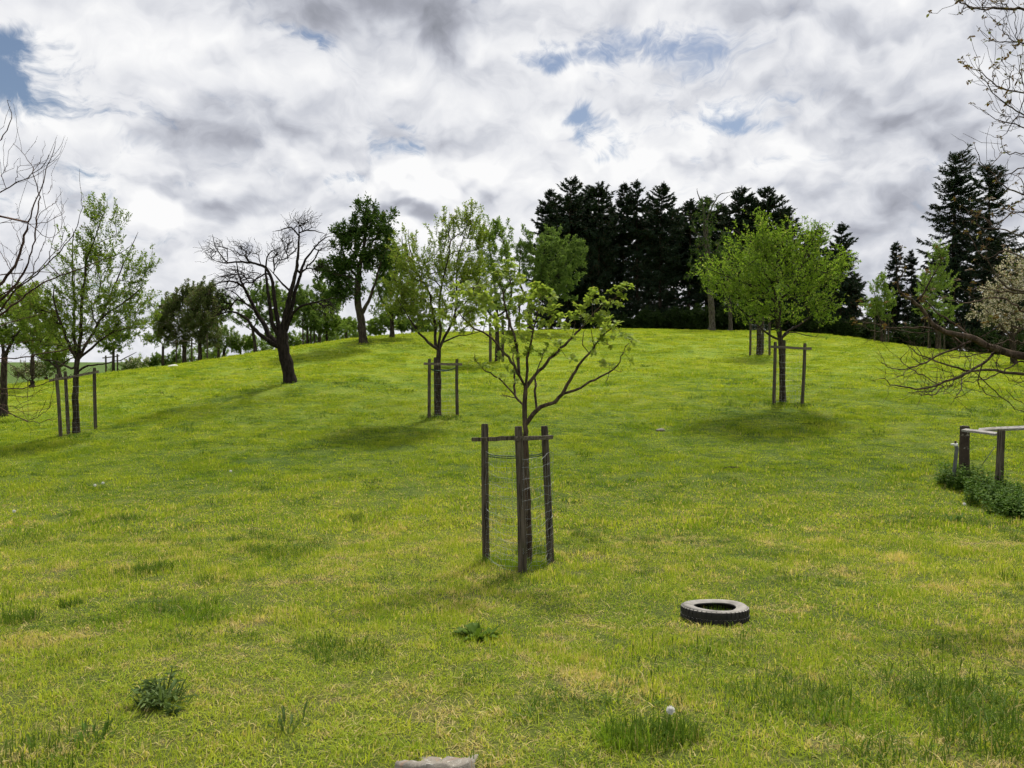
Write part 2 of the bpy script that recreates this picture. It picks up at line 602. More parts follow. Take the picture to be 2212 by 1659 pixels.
def blades(n, rad, h0, h1, w0, w1, lean, rng, seg=2):
    """n grass blades over a disc: arrays of vertices and triangles"""
    r = rad * np.sqrt(rng.random(n))
    a = rng.random(n) * 2 * np.pi
    base = np.stack([r * np.cos(a), r * np.sin(a), np.full(n, -0.02)], 1)
    h = rng.uniform(h0, h1, n) * rng.uniform(0.6, 1.0, n)
    w = rng.uniform(w0, w1, n)
    d = rng.random(n) * 2 * np.pi
    ln = np.abs(rng.normal(0, lean, n))
    ld = np.stack([np.cos(d), np.sin(d), np.zeros(n)], 1)
    yaw = d + rng.normal(np.pi / 2, 0.5, n)
    side = np.stack([np.cos(yaw), np.sin(yaw), np.zeros(n)], 1)
    up = np.array([0, 0, 1.0])
    V = []
    for k in range(seg):
        q = k / seg
        c = base + up * (h * q * (1 - 0.25 * q * np.minimum(ln, 1.5)))[:, None] + ld * (h * ln * q ** 1.7)[:, None]
        ww = w * (1 - 0.35 * q)
        V += [c - side * ww[:, None] / 2, c + side * ww[:, None] / 2]
    V.append(base + up * (h * np.maximum(0.15, 1 - 0.4 * np.minimum(ln, 1.8)))[:, None] + ld * (h * ln)[:, None])
    V = np.stack(V, 1)
    k = V.shape[1]
    T = []
    for s_ in range(seg - 1):
        i = 2 * s_
        T += [(i, i + 1, i + 3), (i, i + 3, i + 2)]
    T.append((k - 3, k - 2, k - 1))
    T = np.array(T)
    tr_ = (np.arange(n) * k)[:, None, None] + T[None]
    return V.reshape(-1, 3), tr_.reshape(-1, 3)


def scatter(name, pts, rotz, scl, variant_meshes, material, tilt=None):
    """one object that strews copies of small tufts over given points (geometry nodes)"""
    coll = bpy.data.collections.new(name + '_tufts')
    for i, (v, tr_) in enumerate(variant_meshes):
        me_ = tri_mesh('tuft', v, tr_)
        me_.materials.append(material)
        coll.objects.link(bpy.data.objects.new('tuft', me_))
    me_ = bpy.data.meshes.new(name)
    me_.vertices.add(len(pts))
    me_.vertices.foreach_set('co', np.asarray(pts, np.float32).ravel())
    at = me_.attributes.new('rot', 'FLOAT_VECTOR', 'POINT')
    rv = np.zeros((len(pts), 3), np.float32)
    rv[:, 2] = rotz
    if tilt is not None:
        rv[:, :2] = tilt
    at.data.foreach_set('vector', rv.ravel())
    at = me_.attributes.new('scl', 'FLOAT_VECTOR', 'POINT')
    at.data.foreach_set('vector', np.asarray(scl, np.float32).ravel())
    o = bpy.data.objects.new(name, me_)
    COL.objects.link(o)
    ng = bpy.data.node_groups.new(name, 'GeometryNodeTree')
    ng.interface.new_socket('Geometry', in_out='INPUT', socket_type='NodeSocketGeometry')
    ng.interface.new_socket('Geometry', in_out='OUTPUT', socket_type='NodeSocketGeometry')
    N, L = ng.nodes, ng.links
    gi, go = N.new('NodeGroupInput'), N.new('NodeGroupOutput')
    gti = N.new('GeometryNodeGeometryToInstance')       # the tufts' geometry itself, so every copy belongs to this one object
    for tuft in coll.objects:
        oi_ = N.new('GeometryNodeObjectInfo')
        oi_.inputs['Object'].default_value = tuft
        oi_.inputs['As Instance'].default_value = False
        L.new(oi_.outputs['Geometry'], gti.inputs[0])
    iop = N.new('GeometryNodeInstanceOnPoints')
    iop.inputs['Pick Instance'].default_value = True
    L.new(gi.outputs[0], iop.inputs['Points'])
    L.new(gti.outputs[0], iop.inputs['Instance'])
    for nm, sock in (('rot', 'Rotation'), ('scl', 'Scale')):
        na = N.new('GeometryNodeInputNamedAttribute')
        na.data_type = 'FLOAT_VECTOR'
        na.inputs[0].default_value = nm
        L.new(na.outputs[0], iop.inputs[sock])
    L.new(iop.outputs[0], go.inputs[0])
    md = o.modifiers.new('strew', 'NODES')
    md.node_group = ng
    return o


def field(y0, y1, dens, side=1.15, clump=0.0, rng=RNG):
    """random points over the meadow between two depths, a bit wider than the view"""
    n = int(dens * (y1 - y0) * 2 * 0.6745 * side * (y0 + y1) / 2)
    y = np.sqrt(rng.uniform(y0 * y0, y1 * y1, n))
    x = rng.uniform(-1, 1, n) * 0.6745 * side * y + rng.uniform(-1, 1, n) * 0.8
    return x, y


def value_noise(x, y, f, seed=0):
    return 0.5 + 0.25 * (np.sin(x * f + seed + 1.7 * np.sin(y * f * 0.7 + seed)) + np.sin(y * f * 1.13 + 2.1 * seed + 1.3 * np.sin(x * f * 0.8)))


BLOCK = []      # (x, y, r): no turf inside these discs (the stone)


def sward(name, y0, y1, dens, variants, hs, label, seed, material=None, patchy=0.0):
    rng = np.random.default_rng(seed)
    x, y = field(y0, y1, dens, rng=rng)
    keep = np.ones(len(x), bool)
    for bx, by, br in BLOCK:
        keep &= np.hypot(x - bx, y - by) > br
    if patchy:
        pn = 0.5 * value_noise(x, y, 0.9, seed) + 0.5 * value_noise(x, y, 2.9, seed + 4) + rng.normal(0, 0.06, len(x))
        keep &= pn > patchy
    x, y = x[keep], y[keep]
    z = gz(x, y)
    hv = 0.45 + 1.5 * value_noise(x, y, 1.3, seed) * value_noise(x, y, 4.7, seed + 2) + 0.35 * (value_noise(x, y, 15.0, seed + 5) - 0.5)
    hv = hv * rng.uniform(0.75, 1.25, len(x))
    s = rng.uniform(0.85, 1.2, len(x))
    scl = np.stack([s, s, hv * hs], 1)
    o = scatter(name, np.stack([x, y, z], 1), rng.random(len(x)) * 6.283, scl, variants, material or m_grass, rng.normal(0, 0.06, (len(x), 2)))
    tag(o, label, 'grass', kind='stuff')
    return o

BLOCK.append((-0.36, 3.55, 0.16))
vr = np.random.default_rng(3)
near_t = [blades(64, 0.14, 0.035, 0.085, 0.0035, 0.0075, 0.85, vr) for _ in range(8)]
mid_n = [blades(56, 0.17, 0.045, 0.10, 0.005, 0.0095, 0.85, vr) for _ in range(8)]
mid_t = [blades(70, 0.30, 0.055, 0.12, 0.009, 0.017, 0.75, vr) for _ in range(6)]
far_t = [blades(95, 0.55, 0.06, 0.13, 0.016, 0.032, 0.65, vr) for _ in range(6)]
sward('meadow_grass', 2.6, 6.5, 125, near_t, 1.0, 'short tufted yellow-green turf nearest to the viewer', 20)
sward('meadow_grass', 6.5, 11.5, 70, mid_n, 1.0, 'short tufted yellow-green turf in the hollow round the tyre', 21)
sward('meadow_grass', 11.5, 26, 21, mid_t, 0.9, 'short yellow-green turf on the lower slope of the hill', 22)
sward('meadow_grass', 26, 66, 6.0, far_t, 0.8, 'short yellow-green turf on the upper slope and hilltop', 23)

# ------------------------------------------------------------------ tree engine
def unit(v): return v / (np.linalg.norm(v, axis=-1, keepdims=True) + 1e-9)


class Skel:
    """branch skeleton: nodes with a parent, thickened from the tips down"""
    def __init__(self, rng):
        self.p, self.par, self.rmin, self.dir = [], [], [], []
        self.rng = rng

    def node(self, p, par, rmin=0.0, d=None):
        self.p.append(np.asarray(p, float))
        self.par.append(par)
        self.rmin.append(rmin)
        if d is None:
            d = unit(self.p[-1] - self.p[par]) if par >= 0 else np.array([0, 0, 1.0])
        self.dir.append(d)
        return len(self.p) - 1

    def nearest(self, q, pen=0.7, lim=None):
        A = np.array(self.p[:lim])
        d = q - A
        L = np.linalg.norm(d, axis=1) + 1e-6
        cosang = (d / L[:, None] * np.array(self.dir[:lim])).sum(1)
        return int(np.argmin(L * (1 + pen * (1 - cosang))))

    def poly(self, pts, r0, r1, step=0.25, wob=0.03, attach=True, start=None):
        pts = [np.asarray(q, float) for q in pts]
        if not self.p:
            cur = self.node(pts[0], -1, r0)
        elif start is not None:
            cur = start
        else:
            cur = self.nearest(pts[0], 0.0)
            if np.linalg.norm(self.p[cur] - pts[0]) > step * 0.6:
                cur = self.node(pts[0], cur, r0)
        P_ = np.array(pts)
        seg = np.r_[0, np.cumsum(np.linalg.norm(np.diff(P_, axis=0), axis=1))]
        n = max(2, int(seg[-1] / step) + 1)
        # smooth interpolation through the given points
        tq = np.linspace(0, seg[-1], n + 1)[1:]
        out_ = np.stack([np.interp(tq, seg, P_[:, k]) for k in range(3)], 1)
        if len(out_) > 3:
            sm = out_.copy()
            sm[1:-1] = 0.25 * out_[:-2] + 0.5 * out_[1:-1] + 0.25 * out_[2:]
            out_ = sm
        out_ += self.rng.normal(0, wob * step, out_.shape)
        for i, q in enumerate(out_):
            f = tq[i] / seg[-1]
            cur = self.node(q, cur, r0 + (r1 - r0) * f)
        return cur

    def reach(self, tips, step=0.22, wob=0.10, pen=0.7, curve=0.35, lift=0.15):
        """grow a twig from the nearest branch to every tip"""
        ends = []
        for q in tips:
            j = self.nearest(q, pen)
            a, d0 = self.p[j], self.dir[j]
            L = np.linalg.norm(q - a)
            n = max(1, int(round(L / step)))
            c = a + d0 * L * curve + np.array([0, 0, -lift * L * 0.3])
            cur = j
            for k in range(1, n + 1):
                u = k / n
                b = (1 - u) ** 2 * a + 2 * u * (1 - u) * c + u * u * q
                if k < n:
                    b = b + self.rng.normal(0, wob * step, 3)
                cur = self.node(b, cur)
            ends.append(cur)
        return ends

    def finish(self, r_tip, r_trunk):
        n = len(self.p)
        par = np.array(self.par)
        cnt = np.zeros(n)
        kids = np.zeros(n, int)
        for i in range(n):
            if par[i] >= 0: kids[par[i]] += 1
        for i in range(n - 1, -1, -1):
            if kids[i] == 0: cnt[i] += 1
            if par[i] >= 0: cnt[par[i]] += cnt[i]
        e = math.log(max(r_trunk / r_tip, 1.01)) / math.log(max(cnt[0], 2))
        rm = np.array(self.rmin)
        r = np.where(rm > 0, rm, r_tip * cnt ** min(e, 0.42))    # laid-out limbs keep their own thickness
        for i in range(1, n):                       # never thicker than what carries it
            r[i] = min(r[i], r[par[i]])
        self.r, self.cnt, self.kids = r, cnt, kids
        self.P, self.D, self.par_a = np.array(self.p), np.array(self.dir), par
        return r

    def mesh(self, mb, thick=None, lo=0.0, hi=9.0):
        """tubes for every run of branch whose first radius lies in [lo, hi)"""
        n = len(self.p)
        ch = [[] for _ in range(n)]
        for i in range(1, n): ch[self.par_a[i]].append(i)
        starts = [(0, None)]
        while starts:
            i, par = starts.pop()
            run = [] if par is None else [par]
            rr = [] if par is None else [self.r[i]]
            while True:
                run.append(i)
                rr.append(self.r[i])
                c = ch[i]
                if not c: break
                k = max(c, key=lambda q: self.r[q])
                for q in c:
                    if q != k: starts.append((q, i))
                i = k
            if len(run) < 2: continue
            r0 = rr[0]
            if not (lo <= r0 < hi): continue
            rr = np.array(rr)
            if self.kids[run[-1]] == 0: rr[-1] *= 0.55
            s = 9 if r0 > 0.07 else 6 if r0 > 0.025 else 4 if r0 > 0.009 else 3
            mb.tube(self.P[run], rr, s, cap=False, jitter=0.07 if r0 > 0.05 else 0.0)


def leaf_arrays(pos, axis, nrm, L, Wd, fold=0.12):
    s = unit(np.cross(axis, nrm))
    n = unit(np.cross(s, axis))
    L, Wd = L[:, None], Wd[:, None]
    m = pos + axis * L * 0.45 - n * L * fold * 0.3
    V = np.stack([pos, m + s * Wd / 2 + n * L * fold, pos + axis * L - n * L * fold * 0.8, m - s * Wd / 2 + n * L * fold], 1)
    k = len(pos)
    T = (np.arange(k) * 4)[:, None, None] + np.array([[0, 1, 2], [0, 2, 3]])[None]
    return V.reshape(-1, 3), T.reshape(-1, 3)


def leaf_crown(sk, rng, n, L, thr, spread, up=0.3, aspect=0.5, bias_tip=2.0):
    """n leaves along the thin twigs of a skeleton"""
    ids = np.nonzero((sk.r < thr) & (sk.par_a >= 0))[0]
    w = np.where(sk.kids[ids] == 0, bias_tip, 1.0)
    pick = rng.choice(ids, n, p=w / w.sum())
    f = rng.random(n)[:, None]
    p = sk.P[pick] * f + sk.P[sk.par_a[pick]] * (1 - f)
    d = unit(rng.normal(0, 1, (n, 3)) + sk.D[pick] * 0.8 + np.array([0, 0, up]))
    p = p + d * np.abs(rng.normal(0, spread, n))[:, None]
    nr = unit(rng.normal(0, 0.7, (n, 3)) + np.array([0, 0, 0.8]))
    Ls = L * rng.uniform(0.6, 1.25, n)
    return leaf_arrays(p, d, nr, Ls, Ls * aspect * rng.uniform(0.8, 1.2, n))


def envelope(ells, n, Y, rng, depth=1.0, shell=0.55):
    """random points in a cluster of ellipsoids given in picture units at depth Y"""
    ar = np.array([e[2] * e[3] * (e[4] if len(e) > 4 else 1.0) for e in ells], float)
    k = rng.choice(len(ells), n, p=ar / ar.sum())
    E = np.array([e[:4] for e in ells], float)[k]
    u = unit(rng.normal(0, 1, (n, 3))) * (rng.random(n) ** shell)[:, None] ** (1.0)
    c = np.array([P(a, b, Y) for a, b in E[:, :2]])
    sx, sz = E[:, 2] / F * Y, E[:, 3] / F * Y
    dep = np.minimum(sx, sz * 1.2) * depth
    return c + np.stack([u[:, 0] * sx, u[:, 1] * dep, u[:, 2] * sz], 1)


M_BARK = bark_mat('dark_bark', (0.018, 0.014, 0.011), (0.075, 0.060, 0.046), (0.05, 0.055, 0.02))
M_BARK_PEAR = bark_mat('pear_bark', (0.028, 0.020, 0.015), (0.115, 0.085, 0.062), (0.085, 0.085, 0.05))
M_BARK_GREY = bark_mat('grey_bark', (0.03, 0.026, 0.02), (0.13, 0.115, 0.09), (0.07, 0.075, 0.03))
M_BARK_DEAD = bark_mat('dead_bark', (0.010, 0.008, 0.007), (0.038, 0.030, 0.025))
M_BARK_RED = bark_mat('reddish_bark', (0.028, 0.018, 0.014), (0.11, 0.070, 0.052), None)
M_NEEDLE = leaf_mat('spruce_needles', (0.012, 0.024, 0.014), (0.034, 0.056, 0.028), (0.050, 0.040, 0.024), trans=0.16, rough=0.65, scale=0.9, tip_share=0.1)


def put_leaves(name, arr, mt, root, kind='stuff'):
    me_ = tri_mesh(name, *arr)
    o = finish(name, me_, mt, root)
    o['kind'] = kind
    return o


def tree(name, label, base_px, Y, trunk, R, limbs=(), ells=(), tips=150, leaves=4000, leaf=0.07, lmat=None, bark=None, seed=1,
         thr=None, spread=0.04, r_tip=0.004, step=0.22, shoots=0.35, shoot_n=0.6, depth=1.0, group=None, aspect=0.5, extra=None, extra_mat=None, cat='tree',
         wob=0.10, up=0.3, ground_z=None, pen=0.7, lift=0.15, sub=1.6, tip_bias=2.0, taper=0.72, dense=2.6, lsz=1.15, shoot_up=0.9):
    """a broad-leaved tree: trunk and limbs follow the given picture points, twigs fill the crown envelope"""
    rng = np.random.default_rng(seed)
    base = on(base_px, Y)
    if ground_z is not None: base[2] = ground_z
    root = empty(name, base)
    tag(root, label, cat, group)
    sk = Skel(rng)
    tp = [base + np.array([0, 0, -0.08])] + [P(a, b, Y) for a, b in trunk]
    sk.poly(tp, R, R * taper, step=0.2, wob=0.03)
    for i in range(min(3, len(sk.p))): sk.rmin[i] = R * (1.32, 1.1, 1.0)[i]
    for lb in limbs:
        # (list of picture points, depth change, radius at the start, radius at the end)
        pts, dd, r0, r1 = lb
        k = len(pts)
        sk.poly([P(a, b, Y + dd * (i / max(k - 1, 1)) ** 0.8) for i, (a, b) in enumerate(pts)], r0, r1, step=step, wob=0.06)
    c0_ = sk.p[-1] if not limbs else np.array(sk.p).mean(0)
    if tips:
        q = envelope(ells, tips, Y, rng, depth)
        top = P(*trunk[-1], Y)
        q = q[np.argsort(np.linalg.norm(q - top, axis=1))]
        # two passes: a third of the points carry the framework, the rest the twigs
        order = np.r_[np.arange(0, len(q), 3), np.setdiff1d(np.arange(len(q)), np.arange(0, len(q), 3))]
        ends = sk.reach(q[order], step, wob, pen, lift=lift)
        if shoots:
            cen = P(np.mean([e[0] for e in ells]), np.mean([e[1] for e in ells]), Y)
            for e_ in ends:
                if rng.random() > shoot_n: continue
                d = unit(unit(sk.p[e_] - cen) * 0.7 + np.array([0, 0, shoot_up]) + rng.normal(0, 0.35, 3))
                L = shoots * rng.uniform(0.4, 1.2)
                c = e_
                for k in range(1, 4):
                    c = sk.node(sk.p[e_] + d * L * k / 3 + rng.normal(0, 0.015, 3), c)
    sk.finish(r_tip, R)
    mb = MB()
    sk.mesh(mb, lo=0.0, hi=9.0)
    mb.build('trunk', bark or M_BARK, root)
    if leaves:
        put_leaves('crown', leaf_crown(sk, rng, int(leaves * dense), leaf * lsz, thr or r_tip * sub, spread, up, aspect, tip_bias), lmat, root)
    if extra:
        put_leaves('blossom', leaf_crown(sk, rng, extra[0], extra[1], thr or r_tip * sub, spread * 1.2, up, 0.9), extra_mat, root)
    return root, sk


# ------------------------------------------------------------------ spruce
def spruce(label, px, Y, py_top, half_w, seed, base_frac=0.12, sparse=0.45, round_top=0.0, group='spruces on the hilltop', trunk_r=0.17, dens=46, cat='spruce', lopsided=0.0, split=0.5, cone=False, cone_pow=0.85):
    """half_w: crown half width in picture units; below `split` of the height the boughs are thin and hang"""
    rng = np.random.default_rng(seed)
    base = on(px, Y)
    H = P(px, py_top, Y)[2] - base[2]
    Wm = half_w / F * Y * 1.28
    root = empty('spruce_tree', base)
    tag(root, label, cat, group)
    mb = MB()
    zt = np.linspace(-0.2, H, 14)
    lean = rng.normal(0, 0.012, 2)
    path = np.stack([base[0] + lean[0] * zt + rng.normal(0, 0.02, 14), base[1] + lean[1] * zt + rng.normal(0, 0.02, 14), base[2] + zt], 1)
    mb.tube(path, trunk_r * (1 - zt.clip(0) / H) ** 0.75 + 0.012, 7, jitter=0.05)
    V, A, N_, LL, WW = [], [], [], [], []
    nbr = int(H * (1 - base_frac) * 24)
    zs = H * base_frac + (H * (1 - base_frac) - 0.15) * np.sort(rng.random(nbr))
    for z in zs:
        t_ = (z - H * base_frac) / (H * (1 - base_frac))
        if cone: prof = (1 - t_) ** cone_pow + 0.02
        else: prof = min(1.0, ((H - z) / (H * 0.26)) ** 0.75)
        thin = t_ < split
        if thin and rng.random() > sparse: continue
        a = rng.random() * 6.283
        L = Wm * prof * (rng.uniform(0.45, 0.95) + 0.4 * rng.random() ** 4) * (rng.uniform(0.65, 1.0) if thin and not cone else 1.0)
        L = max(L * (1 + lopsided * math.cos(a + seed)), 0.14)
        o = np.array([np.interp(z, zt, path[:, 0]), np.interp(z, zt, path[:, 1]), base[2] + z])
        hd = np.array([math.cos(a), math.sin(a), 0])
        rise = 0.55 * max(0.0, t_ - 0.72) / 0.28 - 0.28 * min(1.0, (1 - t_) * 2.2)          # upper boughs rise, lower ones hang
        u = np.linspace(0, 1, 6)
        bp = o + hd * (L * u)[:, None] + np.array([0, 0, 1.0]) * (L * (rise * rng.uniform(0.5, 1.5) * u + rng.uniform(0.05, 0.28) * u ** 3 - 0.12 * np.sin(u * 3.1)))[:, None]
        mb.tube(bp, 0.020 * (1 - 0.8 * u) * (0.5 + 0.5 * min(L, 1.5)), 3, cap=False)
        m = max(14, int(dens * (L + 0.2) * (1.7 if not thin else 1.3) * rng.uniform(0.7, 1.25)))
        uu = 1 - rng.random(m) ** 1.3 * 0.96
        pp = np.stack([np.interp(uu, u, bp[:, c]) for c in range(3)], 1)
        sd = np.array([-hd[1], hd[0], 0]) * rng.choice([-1.0, 1.0], m)[:, None]
        hang = rng.uniform(-0.15, 1.0, m)[:, None] * (0.8 if not thin else 1.5)
        if t_ > 0.75: hang = hang * 0.25 - 0.35
        d = unit(hd * rng.uniform(0.2, 1.0, m)[:, None] + sd * rng.uniform(0.0, 0.9, m)[:, None] - np.array([0, 0, 1.0]) * hang + rng.normal(0, 0.2, (m, 3)))
        V.append(pp); A.append(d)
        N_.append(unit(rng.normal(0, 1, (m, 3))))
        ln = rng.uniform(0.14, 0.46, m) * (0.65 + 0.35 * min(1.0, L / 1.2))
        LL.append(ln); WW.append(ln * rng.uniform(0.14, 0.26, m) + 0.012)
    # leader and the upright shoots of the top
    for k in range(26):
        zz_ = H - rng.random() ** 1.5 * 0.7
        V.append(np.array([[path[-1, 0], path[-1, 1], base[2] + zz_]])); a = rng.random() * 6.28
        A.append(unit(np.array([[math.cos(a) * 0.6, math.sin(a) * 0.6, 0.9]]))); N_.append(unit(rng.normal(0, 1, (1, 3))))
        LL.append(np.array([rng.uniform(0.12, 0.32)])); WW.append(np.array([0.05]))
    mb.build('trunk', M_BARK, root)
    put_leaves('crown', leaf_arrays(np.concatenate(V), np.concatenate(A), np.concatenate(N_), np.concatenate(LL), np.concatenate(WW), 0.05), M_NEEDLE, root)
    return root


# ------------------------------------------------------------------ picture readings -> picture units
def conv(ox, oy, sc):
    k = 0.57604
    return lambda pts: [((ox + x / sc) * k, (oy + y / sc) * k) for x, y in pts]


z1 = conv(0, 700, 1.65875)
z2 = conv(700, 700, 1.84375)
z3 = conv(1400, 700, 1.8436)
z4 = conv(1700, 1000, 1.3827)
z5 = conv(2500, 650, 1.74625)
z7 = conv(1900, 600, 1.58)
zR = conv(3200, 1000, 2.766)
zA = conv(0, 300, 1.276)
zC = conv(3440, 0, 1.3825)
zF = conv(3400, 1500, 3.318)


def hit(px, py):
    """where the view ray through a picture point meets the ground"""
    Ys = np.linspace(2.0, 60, 1200)
    q = np.array([P(px, py, y) for y in Ys])
    below = np.nonzero(q[:, 2] <= gz(q[:, 0], q[:, 1]))[0]
    return q[below[0]] if len(below) else q[-1]


# ------------------------------------------------------------------ leaf colours
L_PEAR = leaf_mat('pear_leaves', (0.15, 0.235, 0.035), (0.42, 0.49, 0.095), (0.34, 0.23, 0.08), trans=0.48, rough=0.45, scale=6.0, tip_share=0.05)
L_LEFT = leaf_mat('apple_leaves', (0.095, 0.165, 0.024), (0.265, 0.355, 0.055), (0.22, 0.18, 0.07), trans=0.45, tip_share=0.06)
L_MID = leaf_mat('yellow_green_leaves', (0.125, 0.195, 0.028), (0.315, 0.395, 0.065), (0.30, 0.23, 0.08), trans=0.44, tip_share=0.05)
L_RIGHT = leaf_mat('bright_green_leaves', (0.095, 0.190, 0.018), (0.285, 0.405, 0.050), (0.36, 0.40, 0.11), trans=0.5, tip_share=0.08)
L_DARK = leaf_mat('deep_green_leaves', (0.030, 0.065, 0.014), (0.085, 0.145, 0.028), (0.13, 0.14, 0.035), trans=0.35, tip_share=0.05, scale=1.6)
L_GREEN = leaf_mat('mid_green_leaves', (0.085, 0.150, 0.036), (0.19, 0.275, 0.070), None, trans=0.48)
L_FRESH = leaf_mat('fresh_green_leaves', (0.10, 0.185, 0.032), (0.26, 0.350, 0.075), None, trans=0.44)
L_BROWN = leaf_mat('olive_brown_leaves', (0.070, 0.095, 0.036), (0.150, 0.185, 0.066), (0.20, 0.16, 0.12), trans=0.42, tip_share=0.12)
L_BRONZE = leaf_mat('bronze_walnut_leaves', (0.075, 0.045, 0.018), (0.16, 0.105, 0.038), (0.13, 0.14, 0.045), trans=0.4, tip_share=0.25)
L_BLOSSOM = leaf_mat('white_blossom', (0.62, 0.57, 0.52), (0.80, 0.77, 0.72), None, trans=0.35)
L_BLUSH = leaf_mat('cream_blossom', (0.50, 0.44, 0.38), (0.76, 0.71, 0.66), (0.22, 0.14, 0.07), trans=0.3, tip_share=0.25)
L_UNDER = leaf_mat('undergrowth_leaves', (0.018, 0.035, 0.012), (0.045, 0.075, 0.02), None, trans=0.25)
L_WEED = leaf_mat('weed_leaves', (0.050, 0.105, 0.018), (0.12, 0.205, 0.035), None, trans=0.35, rough=0.6)
L_NETTLE = leaf_mat('nettle_leaves', (0.040, 0.095, 0.012), (0.105, 0.190, 0.026), (0.17, 0.26, 0.045), trans=0.35, rough=0.6, tip_share=0.15)
L_THISTLE = leaf_mat('thistle_leaves', (0.055, 0.100, 0.026), (0.14, 0.195, 0.060), None, trans=0.3)
M_POST = wood_mat('weathered_post', (0.026, 0.021, 0.016), (0.135, 0.112, 0.084), (0.065, 0.072, 0.032))
M_RAIL = wood_mat('weathered_rail', (0.07, 0.058, 0.042), (0.21, 0.18, 0.14), (0.10, 0.11, 0.06), 0)
M_SILVER = wood_mat('silvered_plank', (0.20, 0.185, 0.17), (0.52, 0.50, 0.48), (0.30, 0.27, 0.20), 0)
m_, t = mat('galvanised_wire'); out(t, principled(t, (0.30, 0.33, 0.34), 0.42, 0.5)); M_WIRE = m_
m_.node_tree.nodes[0].inputs['Metallic'].default_value = 0.6
m_, t = mat('green_webbing'); tc = t.n('ShaderNodeTexCoord')
out(t, principled(t, t.mix(t.noise(tc.outputs['Object'], 60.0, 2.0), (0.008, 0.03, 0.016), (0.025, 0.075, 0.04)), 0.7, 0.2)); M_TIE = m_


# ------------------------------------------------------------------ the young pear tree in the middle
YP = 9.45
rng = np.random.default_rng(77)
pbase = on(1143, YP)
pear = empty('pear_tree', pbase)
tag(pear, 'small sparse pear tree with light green leaf tufts inside the nearest wooden tree guard', 'tree')
sk = Skel(rng)
tr_px = z4([(392, 1400), (385, 1200), (378, 1000), (375, 880), (370, 830)])
sk.poly([pbase + np.array([0, 0, -0.06])] + [P(a, b, YP) for a, b in tr_px] + [P(a, b, YP) for a, b in z3([(1047, 1600), (1045, 1550), (1050, 1440), (1053, 1390)])], 0.048, 0.031, step=0.08, wob=0.03)
for i in range(3): sk.rmin[i] = (0.062, 0.055, 0.05)[i]
PB = [  # points, depth change, start and end radius
    ([(1052, 1400), (1030, 1330), (985, 1260), (940, 1190), (880, 1110), (820, 1045), (760, 1010), (690, 970), (640, 930), (600, 890), (575, 850)], -0.55, 0.021, 0.006),
    ([(1025, 1320), (1005, 1200), (985, 1080), (960, 990), (930, 880), (900, 790), (890, 740), (925, 710), (945, 660), (985, 590)], 0.5, 0.020, 0.005),
    ([(890, 740), (880, 690), (870, 620), (880, 570)], 0.55, 0.008, 0.004),
    ([(1055, 1390), (1065, 1300), (1065, 1180), (1090, 1080), (1110, 980), (1130, 900), (1150, 820), (1155, 750)], -0.35, 0.018, 0.005),
    ([(1065, 1395), (1100, 1330), (1160, 1250), (1230, 1180), (1300, 1115), (1380, 1040), (1450, 960), (1520, 880), (1580, 810), (1640, 790), (1700, 760), (1750, 700)], 0.45, 0.022, 0.005),
    ([(1120, 1310), (1145, 1250), (1160, 1190), (1200, 1110), (1230, 1050)], 0.3, 0.010, 0.004),
    ([(1035, 1510), (1000, 1480), (982, 1440), (977, 1340), (970, 1200), (955, 1100)], 0.6, 0.018, 0.006),
    ([(982, 1440), (940, 1390), (870, 1330), (800, 1285), (740, 1245), (705, 1200), (698, 1165)], -0.3, 0.012, 0.004),
    ([(990, 1465), (930, 1445), (880, 1442)], -0.25, 0.008, 0.004),
    ([(1062, 1650), (1085, 1600), (1110, 1560), (1150, 1520), (1210, 1510), (1270, 1480), (1310, 1445), (1330, 1390), (1370, 1310), (1420, 1230), (1480, 1170), (1540, 1090), (1580, 1030), (1640, 980), (1690, 960)], -0.5, 0.030, 0.006),
    ([(1310, 1450), (1370, 1420), (1440, 1380), (1520, 1340), (1590, 1300), (1650, 1280), (1700, 1230), (1720, 1170), (1740, 1090), (1790, 1060)], -0.75, 0.016, 0.004),
    ([(1115, 1535), (1112, 1440), (1125, 1340), (1120, 1300)], 0.2, 0.016, 0.011),
    ([(1480, 1170), (1447, 1130), (1440, 1040), (1455, 1005)], -0.45, 0.007, 0.004),
    ([(1512, 1120), (1500, 1040), (1505, 985)], -0.5, 0.007, 0.004),
    ([(1590, 1300), (1630, 1320), (1610, 1345)], -0.7, 0.006, 0.004),
    ([(1650, 1280), (1700, 1290), (1720, 1275)], -0.75, 0.005, 0.003),
    ([(1300, 1115), (1330, 1160), (1330, 1185)], 0.3, 0.005, 0.003),
    ([(1230, 1180), (1270, 1160), (1300, 1135), (1290, 1080)], 0.1, 0.006, 0.003),
    ([(1380, 1040), (1390, 960), (1395, 920)], 0.3, 0.006, 0.003),
    ([(1450, 960), (1440, 880), (1410, 830)], 0.2, 0.006, 0.003),
    ([(1520, 880), (1520, 800), (1510, 750)], 0.3, 0.006, 0.003),
    ([(1090, 1080), (1040, 1060), (990, 1000)], -0.4, 0.006, 0.003),
    ([(1110, 980), (1170, 950), (1220, 920)], -0.4, 0.006, 0.003),
    ([(930, 880), (990, 850), (1040, 800)], 0.3, 0.006, 0.003),
    ([(760, 1010), (770, 930), (790, 880)], -0.4, 0.006, 0.003),
    ([(690, 970), (650, 990), (560, 1000)], -0.5, 0.005, 0.003),
    ([(640, 930), (700, 870), (740, 760), (740, 700)], -0.3, 0.006, 0.003),
    ([(1540, 1090), (1600, 1075), (1640, 1100)], -0.5, 0.005, 0.003),
]
